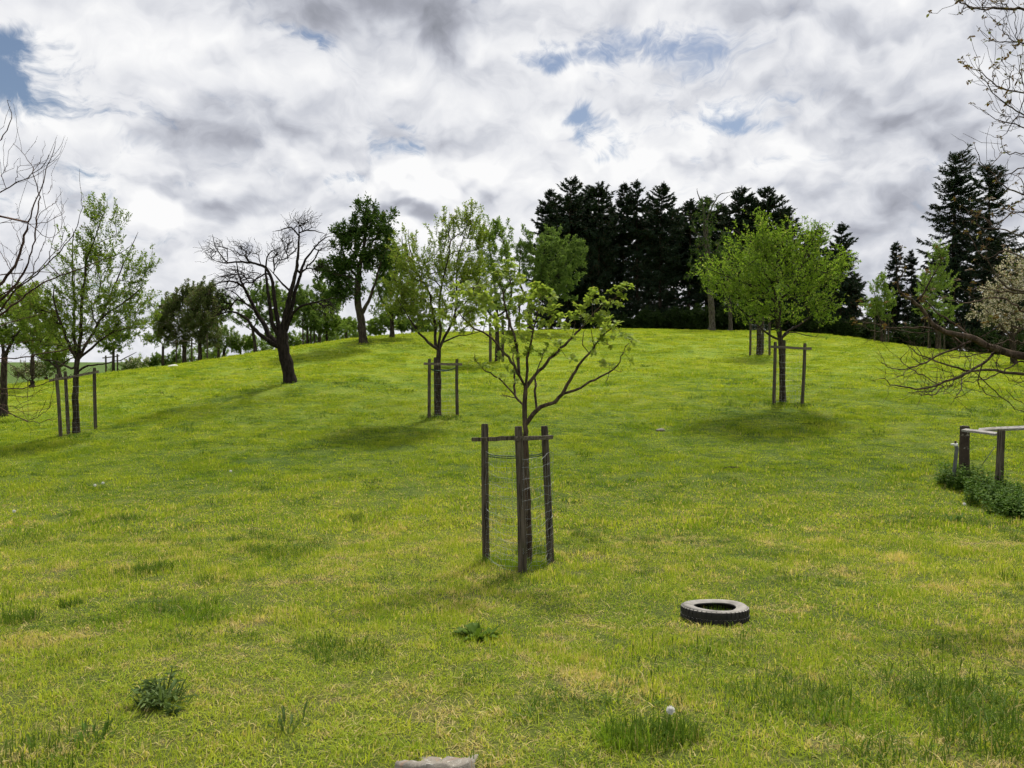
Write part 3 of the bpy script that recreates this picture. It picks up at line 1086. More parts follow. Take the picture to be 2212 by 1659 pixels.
for pts, dd, r0, r1 in PB:
    pp = z3(pts)
    k = len(pp)
    d0 = 0.0
    q0 = P(*pp[0], YP)
    j = min(range(len(sk.p)), key=lambda i: (sk.p[i][0] - q0[0]) ** 2 + (sk.p[i][2] - q0[2]) ** 2)
    d0 = sk.p[j][1] - YP                      # start at the depth of the branch it leaves
    sk.poly([P(a, b, YP + d0 + (dd - d0) * (i / (k - 1))) for i, (a, b) in enumerate(pp)][1:], r0, r1, step=0.07, wob=0.09, start=j)
nb_ = len(sk.p)
CL = [(880, 560), (930, 555), (980, 560), (870, 600), (920, 620), (1010, 620), (890, 650), (990, 640), (650, 700), (620, 780), (590, 830), (640, 850), (700, 830), (720, 720), (780, 690), (560, 820), (1090, 740), (1140, 740),
      (1200, 740), (1100, 780), (1160, 770), (1010, 790), (1060, 800), (1080, 850), (1150, 860), (1200, 860), (1230, 920), (1180, 950), (1130, 930), (1090, 910), (1250, 840), (1310, 910), (1390, 920), (1300, 950), (1390, 830),
      (1440, 850), (1500, 760), (1540, 740), (1480, 780), (1570, 760), (1600, 820), (1550, 880), (1600, 900), (1640, 840), (1650, 990), (1690, 960), (1700, 700), (1740, 680), (1770, 690), (1680, 740), (1720, 770), (1590, 1010),
      (1620, 1080), (1640, 1110), (1570, 1080), (1740, 1030), (1790, 1060), (1760, 1120), (1770, 1210), (1590, 1240), (1640, 1240), (710, 1190), (740, 1240), (790, 1250), (830, 1290), (880, 1310), (910, 1360), (960, 1290),
      (890, 1190), (900, 1080), (960, 1080), (1010, 1060), (1050, 1090), (960, 1130), (1000, 1190), (1040, 1170), (1060, 1140), (940, 1020), (1000, 990), (860, 950), (800, 920), (760, 960), (840, 890), (700, 900), (660, 940),
      (1230, 1030), (1280, 1080), (1180, 1110), (1250, 1190), (1170, 1160), (1380, 1200), (1380, 1040), (1520, 1150), (990, 1350), (1040, 1370), (910, 1260), (1000, 860), (1040, 890), (950, 800), (570, 990), (620, 1000),
      (740, 700), (690, 760), (830, 840), (930, 920), (1560, 940), (1500, 920), (1470, 830), (1620, 960), (1120, 820), (1240, 780), (1000, 720), (1450, 905), (1640, 790), (1060, 1010), (1120, 1040), (990, 1100), (1100, 1130)]
CL = CL + [(a + rng.normal(0, 34), b + rng.normal(0, 30)) for a, b in CL if b < 1180 and rng.random() < 0.75] + [(540, 760), (560, 700), (600, 730), (660, 800), (520, 850), (610, 880), (480, 880), (530, 930), (690, 690), (750, 790), (800, 780), (840, 730), (860, 680), (850, 550), (900, 530), (950, 530), (1000, 545), (840, 620), (950, 590), (970, 650), (1030, 680), (930, 690), (850, 780), (800, 830), (760, 850), (720, 870), (640, 760), (580, 780), (600, 680), (670, 720), (780, 740), (880, 840), (960, 860), (1050, 740), (1080, 690), (1130, 680), (1180, 700), (1020, 930), (1080, 970), (880, 1000), (820, 1000), (1280, 880), (1350, 890), (1340, 960), (1200, 800), (1240, 870)]
spots = []
for cx_, cy_ in CL:
    a, b = z3([(cx_ + rng.normal(0, 8), cy_ + rng.normal(0, 8))])[0]
    q = P(a, b, YP)
    A = np.array(sk.p[:nb_])
    j = int(np.argmin((A[:, 0] - q[0]) ** 2 + (A[:, 2] - q[2]) ** 2 + 0.02 * np.abs(A[:, 1] - YP)))
    q = P(a, b, sk.p[j][1] + rng.normal(0, 0.07))
    L = np.linalg.norm(q - sk.p[j])
    c = j
    n = max(2, int(L / 0.06))
    for k in range(1, n + 1):
        u = k / n
        c = sk.node(sk.p[j] * (1 - u) + q * u + rng.normal(0, 0.008, 3) * (k < n) + np.array([0, 0, -0.08 * L * math.sin(math.pi * u)]), c, 0.0028)
    spots.append((q, unit(q - sk.p[j] + np.array([0, -0.02, 0.06]))))
# bare fruiting spurs
for i in range(2, nb_):
    if sk.rmin[i] < 0.02 and rng.random() < 0.42:
        d = unit(rng.normal(0, 1, 3) + np.array([0, 0, 0.5]))
        L = rng.uniform(0.02, 0.075)
        c = sk.node(sk.p[i] + d * L * 0.6, i, 0.0028)
        sk.node(sk.p[i] + d * L + np.array([0, 0, 0.015]), c, 0.0024)
sk.finish(0.0022, 0.05)
mb = MB(); sk.mesh(mb); mb.build('trunk', M_BARK_PEAR, pear)


def rosette(rng, n, L, cup=0.35):
    """a tuft of oval leaves round a bud; every leaf three quads long, folded along its rib"""
    mb = MB()
    for k in range(n):
        a = k * 2.4 + rng.normal(0, 0.3)
        tilt = rng.uniform(0.05, 1.0) if k > n // 3 else rng.uniform(0.8, 1.35)
        l = L * rng.uniform(0.6, 1.15)
        w = l * rng.uniform(0.42, 0.58)
        h = np.array([math.cos(a), math.sin(a), 0])
        s = np.array([-math.sin(a), math.cos(a), 0])
        rows = []
        for u, ww in ((0.0, 0.06), (0.3, 0.25), (0.45, 0.92), (0.7, 0.92), (0.9, 0.5), (1.0, 0.0)):
            th = tilt - cup * 2.2 * u
            c = h * l * (u * math.cos(tilt) + 0.1 * u * u) + np.array([0, 0, 1.0]) * l * (u * math.sin(tilt) - cup * u * u)
            up_ = np.array([0, 0, 1.0]) * math.cos(th) - h * math.sin(th)
            f = 0.16 * ww * w
            rows.append((c - s * w * ww / 2 + up_ * f, c, c + s * w * ww / 2 + up_ * f))
        v = [q for r in rows for q in r]
        fs = []
        for i in range(5):
            b = i * 3
            fs += [(b, b + 1, b + 4, b + 3), (b + 1, b + 2, b + 5, b + 4)]
        mb.add(v, fs)
    return mb


ros = []
for k in range(6):
    o = rosette(rng, 12 + k, 0.078).build('leaf_cluster', L_PEAR)
    ros.append(o.data); bpy.data.objects.remove(o)
for i, (q, d) in enumerate(spots):
    o = bpy.data.objects.new('leaf_cluster', ros[i % 6])
    COL.objects.link(o)
    o.parent = pear
    o.location = tuple((q - pbase).tolist())
    e_ = mathutils.Vector(d.tolist()).to_track_quat('Z', 'Y').to_euler()
    o.rotation_euler = (e_.x * 0.7, e_.y * 0.7, rng.random() * 6.28)
    s_ = rng.uniform(0.8, 1.25)
    o.scale = (s_, s_, s_)


# ------------------------------------------------------------------ wooden tree guards
def post(root, bot, top, r, mt=None, seed=0, name='post', sides=10):
    rg = np.random.default_rng(seed + 991)
    bot, top = np.asarray(bot, float), np.asarray(top, float)
    u = np.array([0, 0.15, 0.4, 0.65, 0.85, 0.97, 1.0])
    bow = rg.normal(0, 0.008, (2,))
    pts = bot + (top - bot) * u[:, None] + np.stack([bow[0] * np.sin(u * 3.1), bow[1] * np.sin(u * 3.1), 0 * u], 1)
    mb = MB()
    mb.tube(pts, r * np.array([1.06, 1.03, 1.0, 0.99, 0.97, 0.96, 0.86]), sides, jitter=0.035)
    o = mb.build(name, mt or M_POST, root)
    md = o.modifiers.new('edge', 'EDGE_SPLIT'); md.split_angle = 0.9
    return o


def plank(root, a, b, h, th, name='rail', mt=None, seed=0, roll=0.0):
    """a rough board between two points: uneven edges, slight bow"""
    rg = np.random.default_rng(seed + 17)
    a, b = np.asarray(a, float), np.asarray(b, float)
    ax = unit(b - a)
    side = np.array([0, -math.cos(roll), math.sin(roll)])        # the way the broad face looks
    side = unit(side - ax * np.dot(side, ax))
    up_ = np.cross(ax, side)
    if up_[2] < 0: up_ = -up_
    mb = MB(); n = 9; v = []
    for i in range(n):
        u = i / (n - 1)
        c = a + (b - a) * u + up_ * (0.08 * h * math.sin(u * 5 + seed) + rg.normal(0, 0.03 * h))
        h1, h2 = h / 2 * (1 + rg.normal(0, 0.06)), h / 2 * (1 + rg.normal(0, 0.06))
        v += [c + up_ * h1 + side * th / 2, c + up_ * h1 - side * th / 2, c - up_ * h2 - side * th / 2, c - up_ * h2 + side * th / 2]
    f = []
    for i in range(n - 1):
        for k in range(4):
            f.append((i * 4 + k, i * 4 + (k + 1) % 4, (i + 1) * 4 + (k + 1) % 4, (i + 1) * 4 + k))
    f += [(3, 2, 1, 0), tuple((n - 1) * 4 + k for k in range(4))]
    mb.add(v, f)
    return mb.build(name, mt or M_RAIL, root, smooth=False)


def wire_net(root, corners, z_lo, z_hi, nh, nv, r, seed=0, bulge=0.05, dense_low=True):
    """wire netting wound round the posts: slack level wires joined by crooked uprights"""
    rg = np.random.default_rng(seed)
    C_ = np.array(corners, float)
    cen = C_.mean(0)
    ring = []
    for i in range(len(C_)):
        a, b = C_[i], C_[(i + 1) % len(C_)]
        for k in range(nv):
            u = k / nv
            q = a + (b - a) * u
            dq = unit(q - cen)
            ring.append(q + dq * (bulge * 0.6 + bulge * math.sin(math.pi * u) * 0.8))
    ring = np.array(ring)
    m = len(ring)
    hs = np.linspace(0, 1, nh) ** (1.35 if dense_low else 1.0) * (z_hi - z_lo) + z_lo
    G = np.zeros((nh, m, 3))
    for i, h in enumerate(hs):
        G[i, :, :2] = ring + rg.normal(0, 0.007, (m, 2))
        G[i, :, 2] = h + rg.normal(0, 0.012, m) + 0.012 * np.sin(np.arange(m) * 0.8 + i)
    mb = MB()
    for i in range(nh):
        mb.tube(np.r_[G[i], G[i][:1]], r, 3, cap=False)
    for k in range(m):
        mb.tube(G[:, k], r * 0.8, 3, cap=False)
    return mb.build('wire_netting', M_WIRE, root)


def guard(label, Y, posts, top_h=1.8, r=0.05, rails=(), net=True, seed=0, group='wooden guards round the fruit trees', wire_r=0.003, tie=False, rail_drop=0.16, root_px=None):
    """posts: (column at the foot, column at the top, depth offset); rails: pairs of post numbers"""
    foot = [on(a, Y + dy) for a, b, dy in posts]
    root = empty('tree_guard', np.mean(foot, 0))
    tag(root, label, 'tree guard', group)
    tops = []
    for i, ((a, b, dy), ft) in enumerate(zip(posts, foot)):
        tp = ft + np.array([(b - a) / F * (Y + dy), 0, top_h * (1 + 0.02 * math.sin(i * 5 + seed))])
        tops.append(tp)
        post(root, ft - np.array([0, 0, 0.12]), tp, r, seed=seed + i)
    for i, j in rails:
        a, b = tops[i] - np.array([0, r + 0.02, rail_drop]), tops[j] - np.array([0, r + 0.02, rail_drop])
        e_ = unit(b - a) * 0.18
        plank(root, a - e_, b + e_, 0.075, 0.025, seed=seed + i)
    if net:
        cs = [f_[:2] for f_ in foot]
        if len(cs) == 2:
            cs = cs + [(np.array(cs[0]) + np.array(cs[1])) / 2 + np.array([0, 0.7])]
        zl = min(f_[2] for f_ in foot)
        wire_net(root, cs, zl + 0.08, zl + top_h * 0.80, 10, 7, wire_r, seed)
    if tie:
        mb = MB()
        for i, j in ((0, 2), (1, 2)):
            if j >= len(tops): continue
            a, b = tops[i] - np.array([0, 0, 0.32]), tops[j] - np.array([0, 0, 0.26])
            u = np.linspace(0, 1, 9)
            mb.tube(a + (b - a) * u[:, None] - np.array([0, 0, 1.0]) * (0.09 * np.sin(np.pi * u))[:, None], 0.018, 4)
        mb.build('tie', M_TIE, root)
    return root


gp = [z4([(163, 815), (170, 1525)]), z4([(337, 828), (360, 1588)]), z4([(471, 826), (507, 1529)])]
gy_ = [9.62, 9.05, 9.62]
g_foot, g_top = [], []
for (tp, bt), yy in zip(gp, gy_):
    f_ = on(bt[0], yy)
    g_foot.append(f_); g_top.append(P(tp[0], tp[1], yy + 0.02))
groot = empty('tree_guard', np.mean(g_foot, 0))
tag(groot, 'tall three-post wooden guard with wire netting round the nearest small tree', 'tree guard', 'wooden guards round the fruit trees')
for i in range(3):
    post(groot, g_foot[i] - np.array([0, 0, 0.15]), g_top[i], (0.047, 0.052, 0.048)[i], seed=i + 3, sides=14)
r1 = z4([(98, 896), (345, 889), (322, 890), (513, 886)])
ya, yb, yc = 9.56, 9.0, 9.56
plank(groot, P(*r1[0], 9.64), P(*r1[1], 8.985), 0.048, 0.025, mt=M_POST, seed=4)
plank(groot, P(*r1[2], 8.955), P(*r1[3], 9.60), 0.050, 0.025, seed=9)
wire_net(groot, [q[:2] for q in g_foot], pbase[2] + 0.03, pbase[2] + 1.40, 15, 9, 0.0016, 5, 0.06)
for i, j, zy in ((0, 1, 984), (1, 2, 980)):
    a, b = g_top[i].copy(), g_top[j].copy()
    zt_ = P(1100, z4([(0, zy)])[0][1], 9.4)[2]
    a[2], b[2] = zt_ - 0.01, zt_
    tr0 = pbase + np.array([-0.03, 0, 0]); tr0[2] = zt_ - 0.005
    mb = MB()
    for s0, s1 in (((a if i == 0 else b), tr0),):
        for off in (-0.012, 0.012):
            u = np.linspace(0, 1, 8)
            mb.tube(s0 + (s1 - s0) * u[:, None] + np.array([0, 0, 1.0]) * (off - 0.02 * np.sin(np.pi * u))[:, None], 0.007, 4)
    mb.build('tie', M_TIE, groot)


# ------------------------------------------------------------------ guarded fruit trees on the slope
G_TREE = 'fruit trees on the meadow'
tree('apple_tree', 'tall mid-green fruit tree in a three-post guard behind the bare twigs at the left edge', 163, 23.9, z1([(470, 1300), (475, 1150), (480, 1080)]), 0.105,
     limbs=[(z1([(480, 1090), (440, 1000), (410, 930), (380, 850), (355, 780), (330, 700), (330, 600)]), -0.9, 0.055, 0.012),
            (z1([(475, 1060), (465, 1000), (458, 850), (465, 700), (450, 560), (455, 420), (450, 260)]), 0.5, 0.055, 0.01),
            (z1([(490, 1060), (500, 950), (500, 800), (520, 600), (540, 450), (600, 300), (650, 160)]), -0.3, 0.06, 0.01),
            (z1([(500, 1060), (600, 980), (680, 920), (800, 870), (930, 840)]), 0.6, 0.045, 0.01),
            (z1([(495, 1050), (570, 930), (620, 830), (700, 760), (800, 700), (900, 600)]), -0.8, 0.05, 0.01),
            (z1([(485, 1140), (560, 1110), (640, 1105), (750, 1080), (850, 1030)]), -0.5, 0.035, 0.01),
            (z1([(475, 1130), (430, 1130), (350, 1085), (260, 1075), (190, 1040)]), 0.4, 0.04, 0.01),
            (z1([(620, 830), (700, 650), (780, 450), (860, 280)]), 0.2, 0.03, 0.008)],
     ells=[(215, 480, 48, 45), (205, 560, 78, 55), (195, 640, 115, 65), (275, 670, 66, 60), (95, 670, 66, 60), (190, 715, 135, 48), (300, 590, 32, 45)], tips=640, leaves=11500, leaf=0.066, lmat=L_LEFT, seed=31, shoots=0.5, shoot_n=0.9, group=G_TREE, sub=1.9, dense=2.4, lsz=1.1, spread=0.035)
guard('three-post wooden guard round the leafy tree near the left edge', 23.9, [(129, 122, -0.6), (146, 141, -0.1), (205, 204, 0.35)], 1.95, 0.052, rails=[(0, 2)], seed=41, wire_r=0.0016)

tree('apple_tree', 'upright yellow-green fruit tree in a guard left of the nearest tree', 945, 24.0, z3([(450, 1300), (448, 1180), (450, 1130)]), 0.10,
     limbs=[(z3([(450, 1130), (410, 1100), (350, 1050), (300, 990), (260, 930), (210, 850), (170, 780)]), -0.5, 0.055, 0.01),
            (z3([(445, 1120), (430, 1080), (430, 950), (400, 800), (380, 700), (310, 620), (270, 500), (240, 380), (240, 290)]), 0.5, 0.055, 0.008),
            (z3([(455, 1120), (465, 1000), (450, 850), (470, 700), (500, 560), (530, 420), (520, 300), (525, 180)]), -0.5, 0.05, 0.008),
            (z3([(460, 1120), (500, 1020), (560, 920), (580, 800), (570, 640), (580, 480), (640, 300), (690, 140)]), 0.3, 0.05, 0.008),
            (z3([(475, 1090), (540, 1045), (620, 1025), (690, 1020), (760, 990)]), -0.2, 0.032, 0.008),
            (z3([(560, 920), (640, 800), (700, 700), (760, 600)]), -0.7, 0.03, 0.008)],
     ells=[(1005, 492, 26, 50), (965, 520, 38, 50), (960, 590, 62, 55), (890, 590, 45, 75), (880, 660, 50, 50), (1010, 600, 42, 70), (945, 675, 65, 35), (1035, 520, 18, 40), (1010, 690, 35, 28)], tips=560, leaves=10500, leaf=0.066, lmat=L_MID, seed=32, shoots=0.5, shoot_n=0.9, group=G_TREE, sub=1.8, dense=2.5, lsz=1.1, spread=0.032)
guard('three-post wooden guard with a sagging tie left of the nearest guard', 24.0, [(927, 928, -0.35), (941, 940, 0.05), (988, 987, 0.0)], 1.83, 0.05, rails=[(0, 2)], seed=52, tie=True, wire_r=0.0016)

tree('cherry_tree', 'broad bright green fruit tree in a guard on the hillside at right', 1692, 23.7, z5([(755, 1300), (748, 1150), (745, 1090)]), 0.10,
     limbs=[(z5([(745, 1100), (690, 1075), (620, 1020), (560, 950), (500, 900), (420, 850)]), -0.4, 0.04, 0.008),
            (z5([(742, 1080), (720, 960), (715, 820), (690, 720), (620, 620), (600, 480), (600, 340), (625, 240)]), 0.4, 0.06, 0.008),
            (z5([(750, 1080), (740, 940), (730, 830), (800, 790), (850, 700), (900, 560), (960, 430), (1000, 310)]), -0.6, 0.05, 0.008),
            (z5([(750, 1070), (780, 1040), (860, 1000), (960, 930), (1060, 850), (1150, 700)]), 0.5, 0.04, 0.008),
            (z5([(765, 1070), (800, 1040), (870, 1045), (920, 1070), (1000, 1065), (1060, 1075)]), -0.2, 0.02, 0.006),
            (z5([(715, 850), (640, 780), (520, 720), (400, 680), (260, 620)]), -0.2, 0.04, 0.008),
            (z5([(690, 720), (720, 600), (740, 480), (800, 330), (820, 270)]), 0.6, 0.035, 0.008),
            (z5([(850, 700), (960, 640), (1080, 570), (1200, 500)]), -0.2, 0.03, 0.008),
            (z5([(600, 480), (520, 420), (400, 350)]), 0.2, 0.025, 0.008)],
     ells=[(1648, 508, 32, 34), (1655, 555, 95, 50), (1665, 610, 145, 70), (1590, 620, 70, 50), (1760, 610, 65, 60), (1700, 545, 80, 50), (1545, 605, 30, 30), (1812, 580, 25, 35), (1665, 680, 95, 28), (1765, 680, 50, 30), (1755, 520, 30, 25)], tips=900, leaves=19000, leaf=0.066, lmat=L_RIGHT, seed=33, shoots=0.55, shoot_n=0.95, group=G_TREE, sub=1.7, depth=1.0, dense=1.2, lsz=1.15, spread=0.022)
guard('wooden guard with one top rail round the broad bright green tree', 23.7, [(1672, 1674, -0.3), (1733, 1738, -0.3), (1693, 1693, 0.5)], 1.92, 0.05, rails=[(0, 1)], seed=63, wire_r=0.0016)

tree('apple_tree', 'fruit tree half hidden behind the broad bright green tree', 1640, 38.0, [(1640, 720), (1640, 680)], 0.14,
     ells=[(1640, 620, 60, 50), (1640, 570, 40, 40)], tips=180, leaves=3000, leaf=0.10, lmat=L_GREEN, seed=34, group=G_TREE)
guard('slim wooden guard uphill behind the broad bright green tree', 38.0, [(1620, 1620, -0.3), (1662, 1661, -0.3), (1647, 1647, 0.5)], 1.95, 0.055, seed=64, wire_r=0.0022)

tree('apple_tree', 'upright green fruit tree uphill behind the nearest tree', 1075, 37.0, z3([(855, 1000), (850, 900)]), 0.13,
     limbs=[(z3([(850, 920), (800, 880), (760, 800), (730, 700), (740, 500), (760, 350)]), -0.4, 0.06, 0.012), (z3([(855, 900), (850, 760), (830, 600), (800, 400), (800, 260)]), 0.4, 0.06, 0.012),
            (z3([(860, 900), (920, 860), (960, 750), (930, 560), (900, 400), (890, 290)]), -0.2, 0.06, 0.012)],
     ells=[(1062, 515, 45, 45), (1065, 590, 55, 60), (1050, 650, 40, 35), (1095, 660, 30, 30)], tips=300, leaves=6500, leaf=0.09, lmat=L_FRESH, seed=35, shoots=0.45, group=G_TREE)
guard('slim posts of a guard uphill behind the nearest tree', 37.0, [(1059, 1059, -0.4), (1086, 1086, 0.3)], 1.9, 0.07, seed=65, wire_r=0.0022, net=False, rails=())

tree('cherry_tree', 'dense dark green rounded tree on the crest in front of the spruces', 1146, 49.0, z3([(1083, 960), (1080, 850), (1085, 760)]), 0.20,
     limbs=[(z3([(1083, 800), (1020, 700), (1010, 560), (1020, 420)]), -0.4, 0.09, 0.015), (z3([(1085, 780), (1150, 640), (1180, 480), (1190, 330)]), 0.4, 0.10, 0.015),
            (z3([(1085, 790), (1200, 700), (1300, 580), (1420, 450)]), -0.2, 0.09, 0.015)],
     ells=[(1190, 530, 50, 40), (1165, 590, 45, 50), (1215, 590, 50, 50), (1245, 545, 25, 30), (1130, 540, 22, 40), (1190, 635, 55, 22)], tips=360, leaves=9000, leaf=0.115, lmat=L_GREEN, seed=36, shoots=0.4, group=G_TREE, spread=0.07)
guard('pale posts of a guard on the crest below the rounded tree', 49.0, [(1099, 1099, -0.3), (1122, 1122, 0.4)], 1.85, 0.06, seed=66, wire_r=0.003)

tree('apple_tree', 'yellow-green fruit tree on the crest right of the dark tree', 847, 43.0, [(847, 700), (845, 675)], 0.14,
     limbs=[([(845, 680), (825, 650), (810, 610)], -0.5, 0.07, 0.02), ([(845, 678), (862, 630), (870, 570), (868, 510)], 0.4, 0.07, 0.02)],
     ells=[(850, 560, 38, 45), (835, 620, 40, 45), (880, 640, 35, 55), (855, 670, 48, 25)], tips=300, leaves=6500, leaf=0.10, lmat=L_FRESH, seed=37, group=G_TREE, shoots=0.4, spread=0.06)

# ------------------------------------------------------------------ leaning dead tree
tree('dead_tree', 'leaning leafless dead tree with a thick dark trunk and tangled twigs', 627, 28.0, z2([(702, 1270), (690, 1220), (668, 1120), (657, 1050), (660, 1010)]), 0.215,
     limbs=[(z2([(650, 1110), (580, 1080), (530, 1040), (480, 1000), (440, 950), (395, 890), (330, 865), (260, 865), (210, 890), (170, 900)]), -0.8, 0.0979, 0.0127),
            (z2([(645, 1100), (600, 1070), (560, 1010), (540, 960), (500, 900), (470, 850), (440, 780), (390, 690), (355, 600), (345, 530), (340, 490)]), 0.7, 0.1152, 0.0127),
            (z2([(640, 1040), (590, 950), (580, 850), (560, 700), (545, 600), (550, 490), (590, 440), (640, 430)]), -0.6, 0.0864, 0.0127),
            (z2([(645, 1010), (625, 900), (605, 780), (595, 650), (555, 560), (480, 530), (400, 525), (330, 520), (280, 530), (230, 470), (190, 400), (180, 330)]), 0.5, 0.0864, 0.0106),
            (z2([(660, 1000), (690, 860), (720, 730), (760, 590), (775, 450), (775, 330), (780, 220)]), -0.2, 0.1210, 0.0127),
            (z2([(680, 1000), (720, 870), (745, 740), (790, 600), (800, 540), (850, 460), (900, 400), (960, 350), (1010, 340)]), 0.7, 0.0979, 0.0106),
            (z2([(695, 970), (740, 860), (800, 820), (900, 800), (1000, 770), (1080, 770)]), -0.7, 0.0634, 0.0106),
            (z2([(720, 730), (660, 670), (610, 610), (565, 560)]), 0.2, 0.0518, 0.0127),
            (z2([(400, 700), (350, 660), (300, 650), (230, 660), (170, 690)]), -0.4, 0.0461, 0.0085),
            (z2([(790, 600), (820, 565), (870, 560), (920, 600)]), 0.4, 0.0461, 0.0085),
            (z2([(775, 340), (720, 270), (660, 300), (590, 310)]), -0.3, 0.0403, 0.0064),
            (z2([(778, 320), (830, 300), (900, 305), (970, 330)]), 0.4, 0.0403, 0.0064),
            (z2([(470, 850), (400, 800), (340, 740), (260, 700)]), 0.6, 0.0461, 0.0085),
            (z2([(900, 800), (960, 830), (1030, 850), (1000, 910)]), -0.5, 0.0288, 0.0064),
            (z2([(280, 530), (220, 520), (160, 500)]), 0.2, 0.0230, 0.0064),
            (z2([(545, 600), (480, 640), (430, 720)]), -0.5, 0.0346, 0.0085)],
     ells=[((403.2 + a * .31243), (403.2 + b * .31243), c * .31243, d * .31243) for a, b, c, d in
           [(200, 450, 90, 110), (400, 440, 140, 80), (790, 250, 140, 65), (700, 400, 110, 110), (930, 400, 80, 70), (280, 740, 140, 90), (430, 620, 130, 100), (960, 830, 90, 70), (620, 480, 90, 90), (880, 560, 90, 70), (330, 620, 150, 80), (250, 850, 90, 60)]],
     tips=1050, leaves=0, bark=M_BARK_DEAD, seed=38, r_tip=0.0058, step=0.16, shoots=0.34, shoot_n=0.95, taper=1.02, shoot_up=0.05, wob=0.16, pen=0.5, lift=0.35, cat='tree')

# ------------------------------------------------------------------ dark tree on the skyline
tree('maple_tree', 'dark dense leafy tree with a forked trunk on the skyline beside the dead tree', 785, 40.0, z2([(1215, 1000), (1205, 900), (1180, 810), (1185, 640)]), 0.225,
     limbs=[(z2([(1185, 660), (1195, 560), (1225, 440), (1235, 300), (1240, 180)]), 0.2, 0.15, 0.03), (z2([(1205, 890), (1265, 780), (1300, 680), (1330, 560), (1390, 420)]), -0.5, 0.11, 0.02),
            (z2([(1190, 640), (1120, 560), (1080, 450), (1050, 330)]), 0.4, 0.08, 0.02), (z2([(1225, 440), (1310, 350), (1380, 240)]), 0.6, 0.06, 0.02), (z2([(1180, 800), (1140, 720), (1100, 660)]), -0.4, 0.04, 0.015),
            (z2([(1185, 640), (1100, 620), (1000, 600), (940, 560)]), -0.6, 0.06, 0.015)],
     ells=[(790, 470, 30, 28, 1.3), (785, 510, 55, 35), (745, 520, 30, 35), (830, 500, 32, 38), (790, 560, 60, 40), (740, 580, 35, 35), (835, 570, 28, 45), (715, 600, 30, 25), (765, 620, 45, 18), (735, 640, 35, 25)], tips=330, leaves=11000, leaf=0.155, lmat=L_DARK, bark=M_BARK, seed=39, shoots=0.3, spread=0.13, group='trees on the skyline', tip_bias=5.0, dense=1.7, lsz=1.05)

# ------------------------------------------------------------------ trees behind the left shoulder of the hill
SKY_G = 'trees behind the left shoulder of the hill'
tree('plum_tree', 'olive-brown dense fruit tree behind the hill shoulder, left one of a close pair', 398, 52.0, [(398, 745), (398, 725)], 0.16, ells=[(382, 668, 34, 36), (398, 700, 46, 34), (408, 642, 36, 24), (362, 705, 26, 38), (385, 735, 40, 18)], tips=420, leaves=7500, leaf=0.115, lmat=L_BROWN, seed=81, shoots=0.5, group=SKY_G, spread=0.06)
tree('plum_tree', 'olive-brown dense fruit tree behind the hill shoulder, right one of a close pair', 432, 50.5, [(432, 740), (431, 715)], 0.15, ells=[(438, 655, 32, 36), (432, 692, 40, 34), (450, 640, 22, 26), (445, 730, 34, 20)], tips=380, leaves=7000, leaf=0.115, lmat=L_BROWN, seed=82, shoots=0.6, group=SKY_G, spread=0.06)
guard('far wooden guard under the olive-brown pair of trees', 50.0, [(381, 381, 1.5), (415, 415, 1.2), (448, 448, -0.5)], 1.85, 0.05, seed=83, net=False, rails=[(0, 1)])
tree('blossom_tree', 'low fruit tree with sparse white blossom beside the olive-brown pair', 482, 54.0, [(484, 758), (488, 748)], 0.12, ells=[(488, 725, 30, 22), (475, 745, 22, 14), (508, 738, 22, 14)], tips=150, leaves=1800, leaf=0.10, lmat=L_GREEN, seed=84, shoots=0.3, group=SKY_G, extra=(700, 0.08), extra_mat=L_BLOSSOM)
tree('apple_tree', 'thin open-crowned tree seen through the dead tree', 553, 48.0, [(550, 735), (546, 712)], 0.12, limbs=[([(546, 715), (525, 700), (510, 690)], -0.3, 0.04, 0.015), ([(546, 712), (560, 680), (565, 640)], 0.3, 0.05, 0.015)], ells=[(555, 655, 42, 40), (530, 690, 30, 20), (585, 690, 28, 24), (575, 640, 30, 30)], tips=230, leaves=3600, leaf=0.11, lmat=L_GREEN, seed=85, shoots=0.4, group=SKY_G)
tree('apple_tree', 'small dark green tree in a guard just right of the dead trunk', 664, 48.0, [(664, 720), (664, 705)], 0.07, ells=[(660, 672, 32, 32), (672, 698, 32, 20), (650, 650, 24, 28)], tips=220, leaves=4200, leaf=0.10, lmat=L_GREEN, seed=86, shoots=0.35, group=SKY_G)
guard('far wooden guard on the skyline just right of the dead trunk', 48.0, [(655, 655, 0), (671, 671, 0.6), (680, 680, 0.2)], 1.85, 0.05, seed=87, net=False)
tree('apple_tree', 'small light green round tree left of the forked dark trunk', 706, 49.0, [(706, 727), (706, 718)], 0.12, ells=[(705, 690, 34, 34), (728, 706, 28, 24), (688, 708, 26, 22)], tips=220, leaves=4400, leaf=0.10, lmat=L_FRESH, seed=88, shoots=0.3, group=SKY_G)
tree('apple_tree', 'pale low tree directly left of the forked dark trunk', 748, 56.0, [(748, 722), (748, 712)], 0.10, ells=[(745, 700, 22, 14), (760, 706, 15, 12)], tips=110, leaves=1900, leaf=0.11, lmat=L_FRESH, seed=89, shoots=0.25, group=SKY_G)
tree('apple_tree', 'guarded slender tree far behind the tall leafy tree at left', 245, 55.0, [(245, 770), (246, 755)], 0.12, ells=[(250, 725, 45, 28), (235, 750, 35, 12)], tips=180, leaves=3200, leaf=0.11, lmat=L_GREEN, seed=90, shoots=0.3, group=SKY_G)
guard('far guard with a top rail behind the tall leafy tree at left', 55.0, [(229, 229, 0), (254, 254, 0.3)], 1.8, 0.06, rails=[(0, 1)], seed=91, net=False)
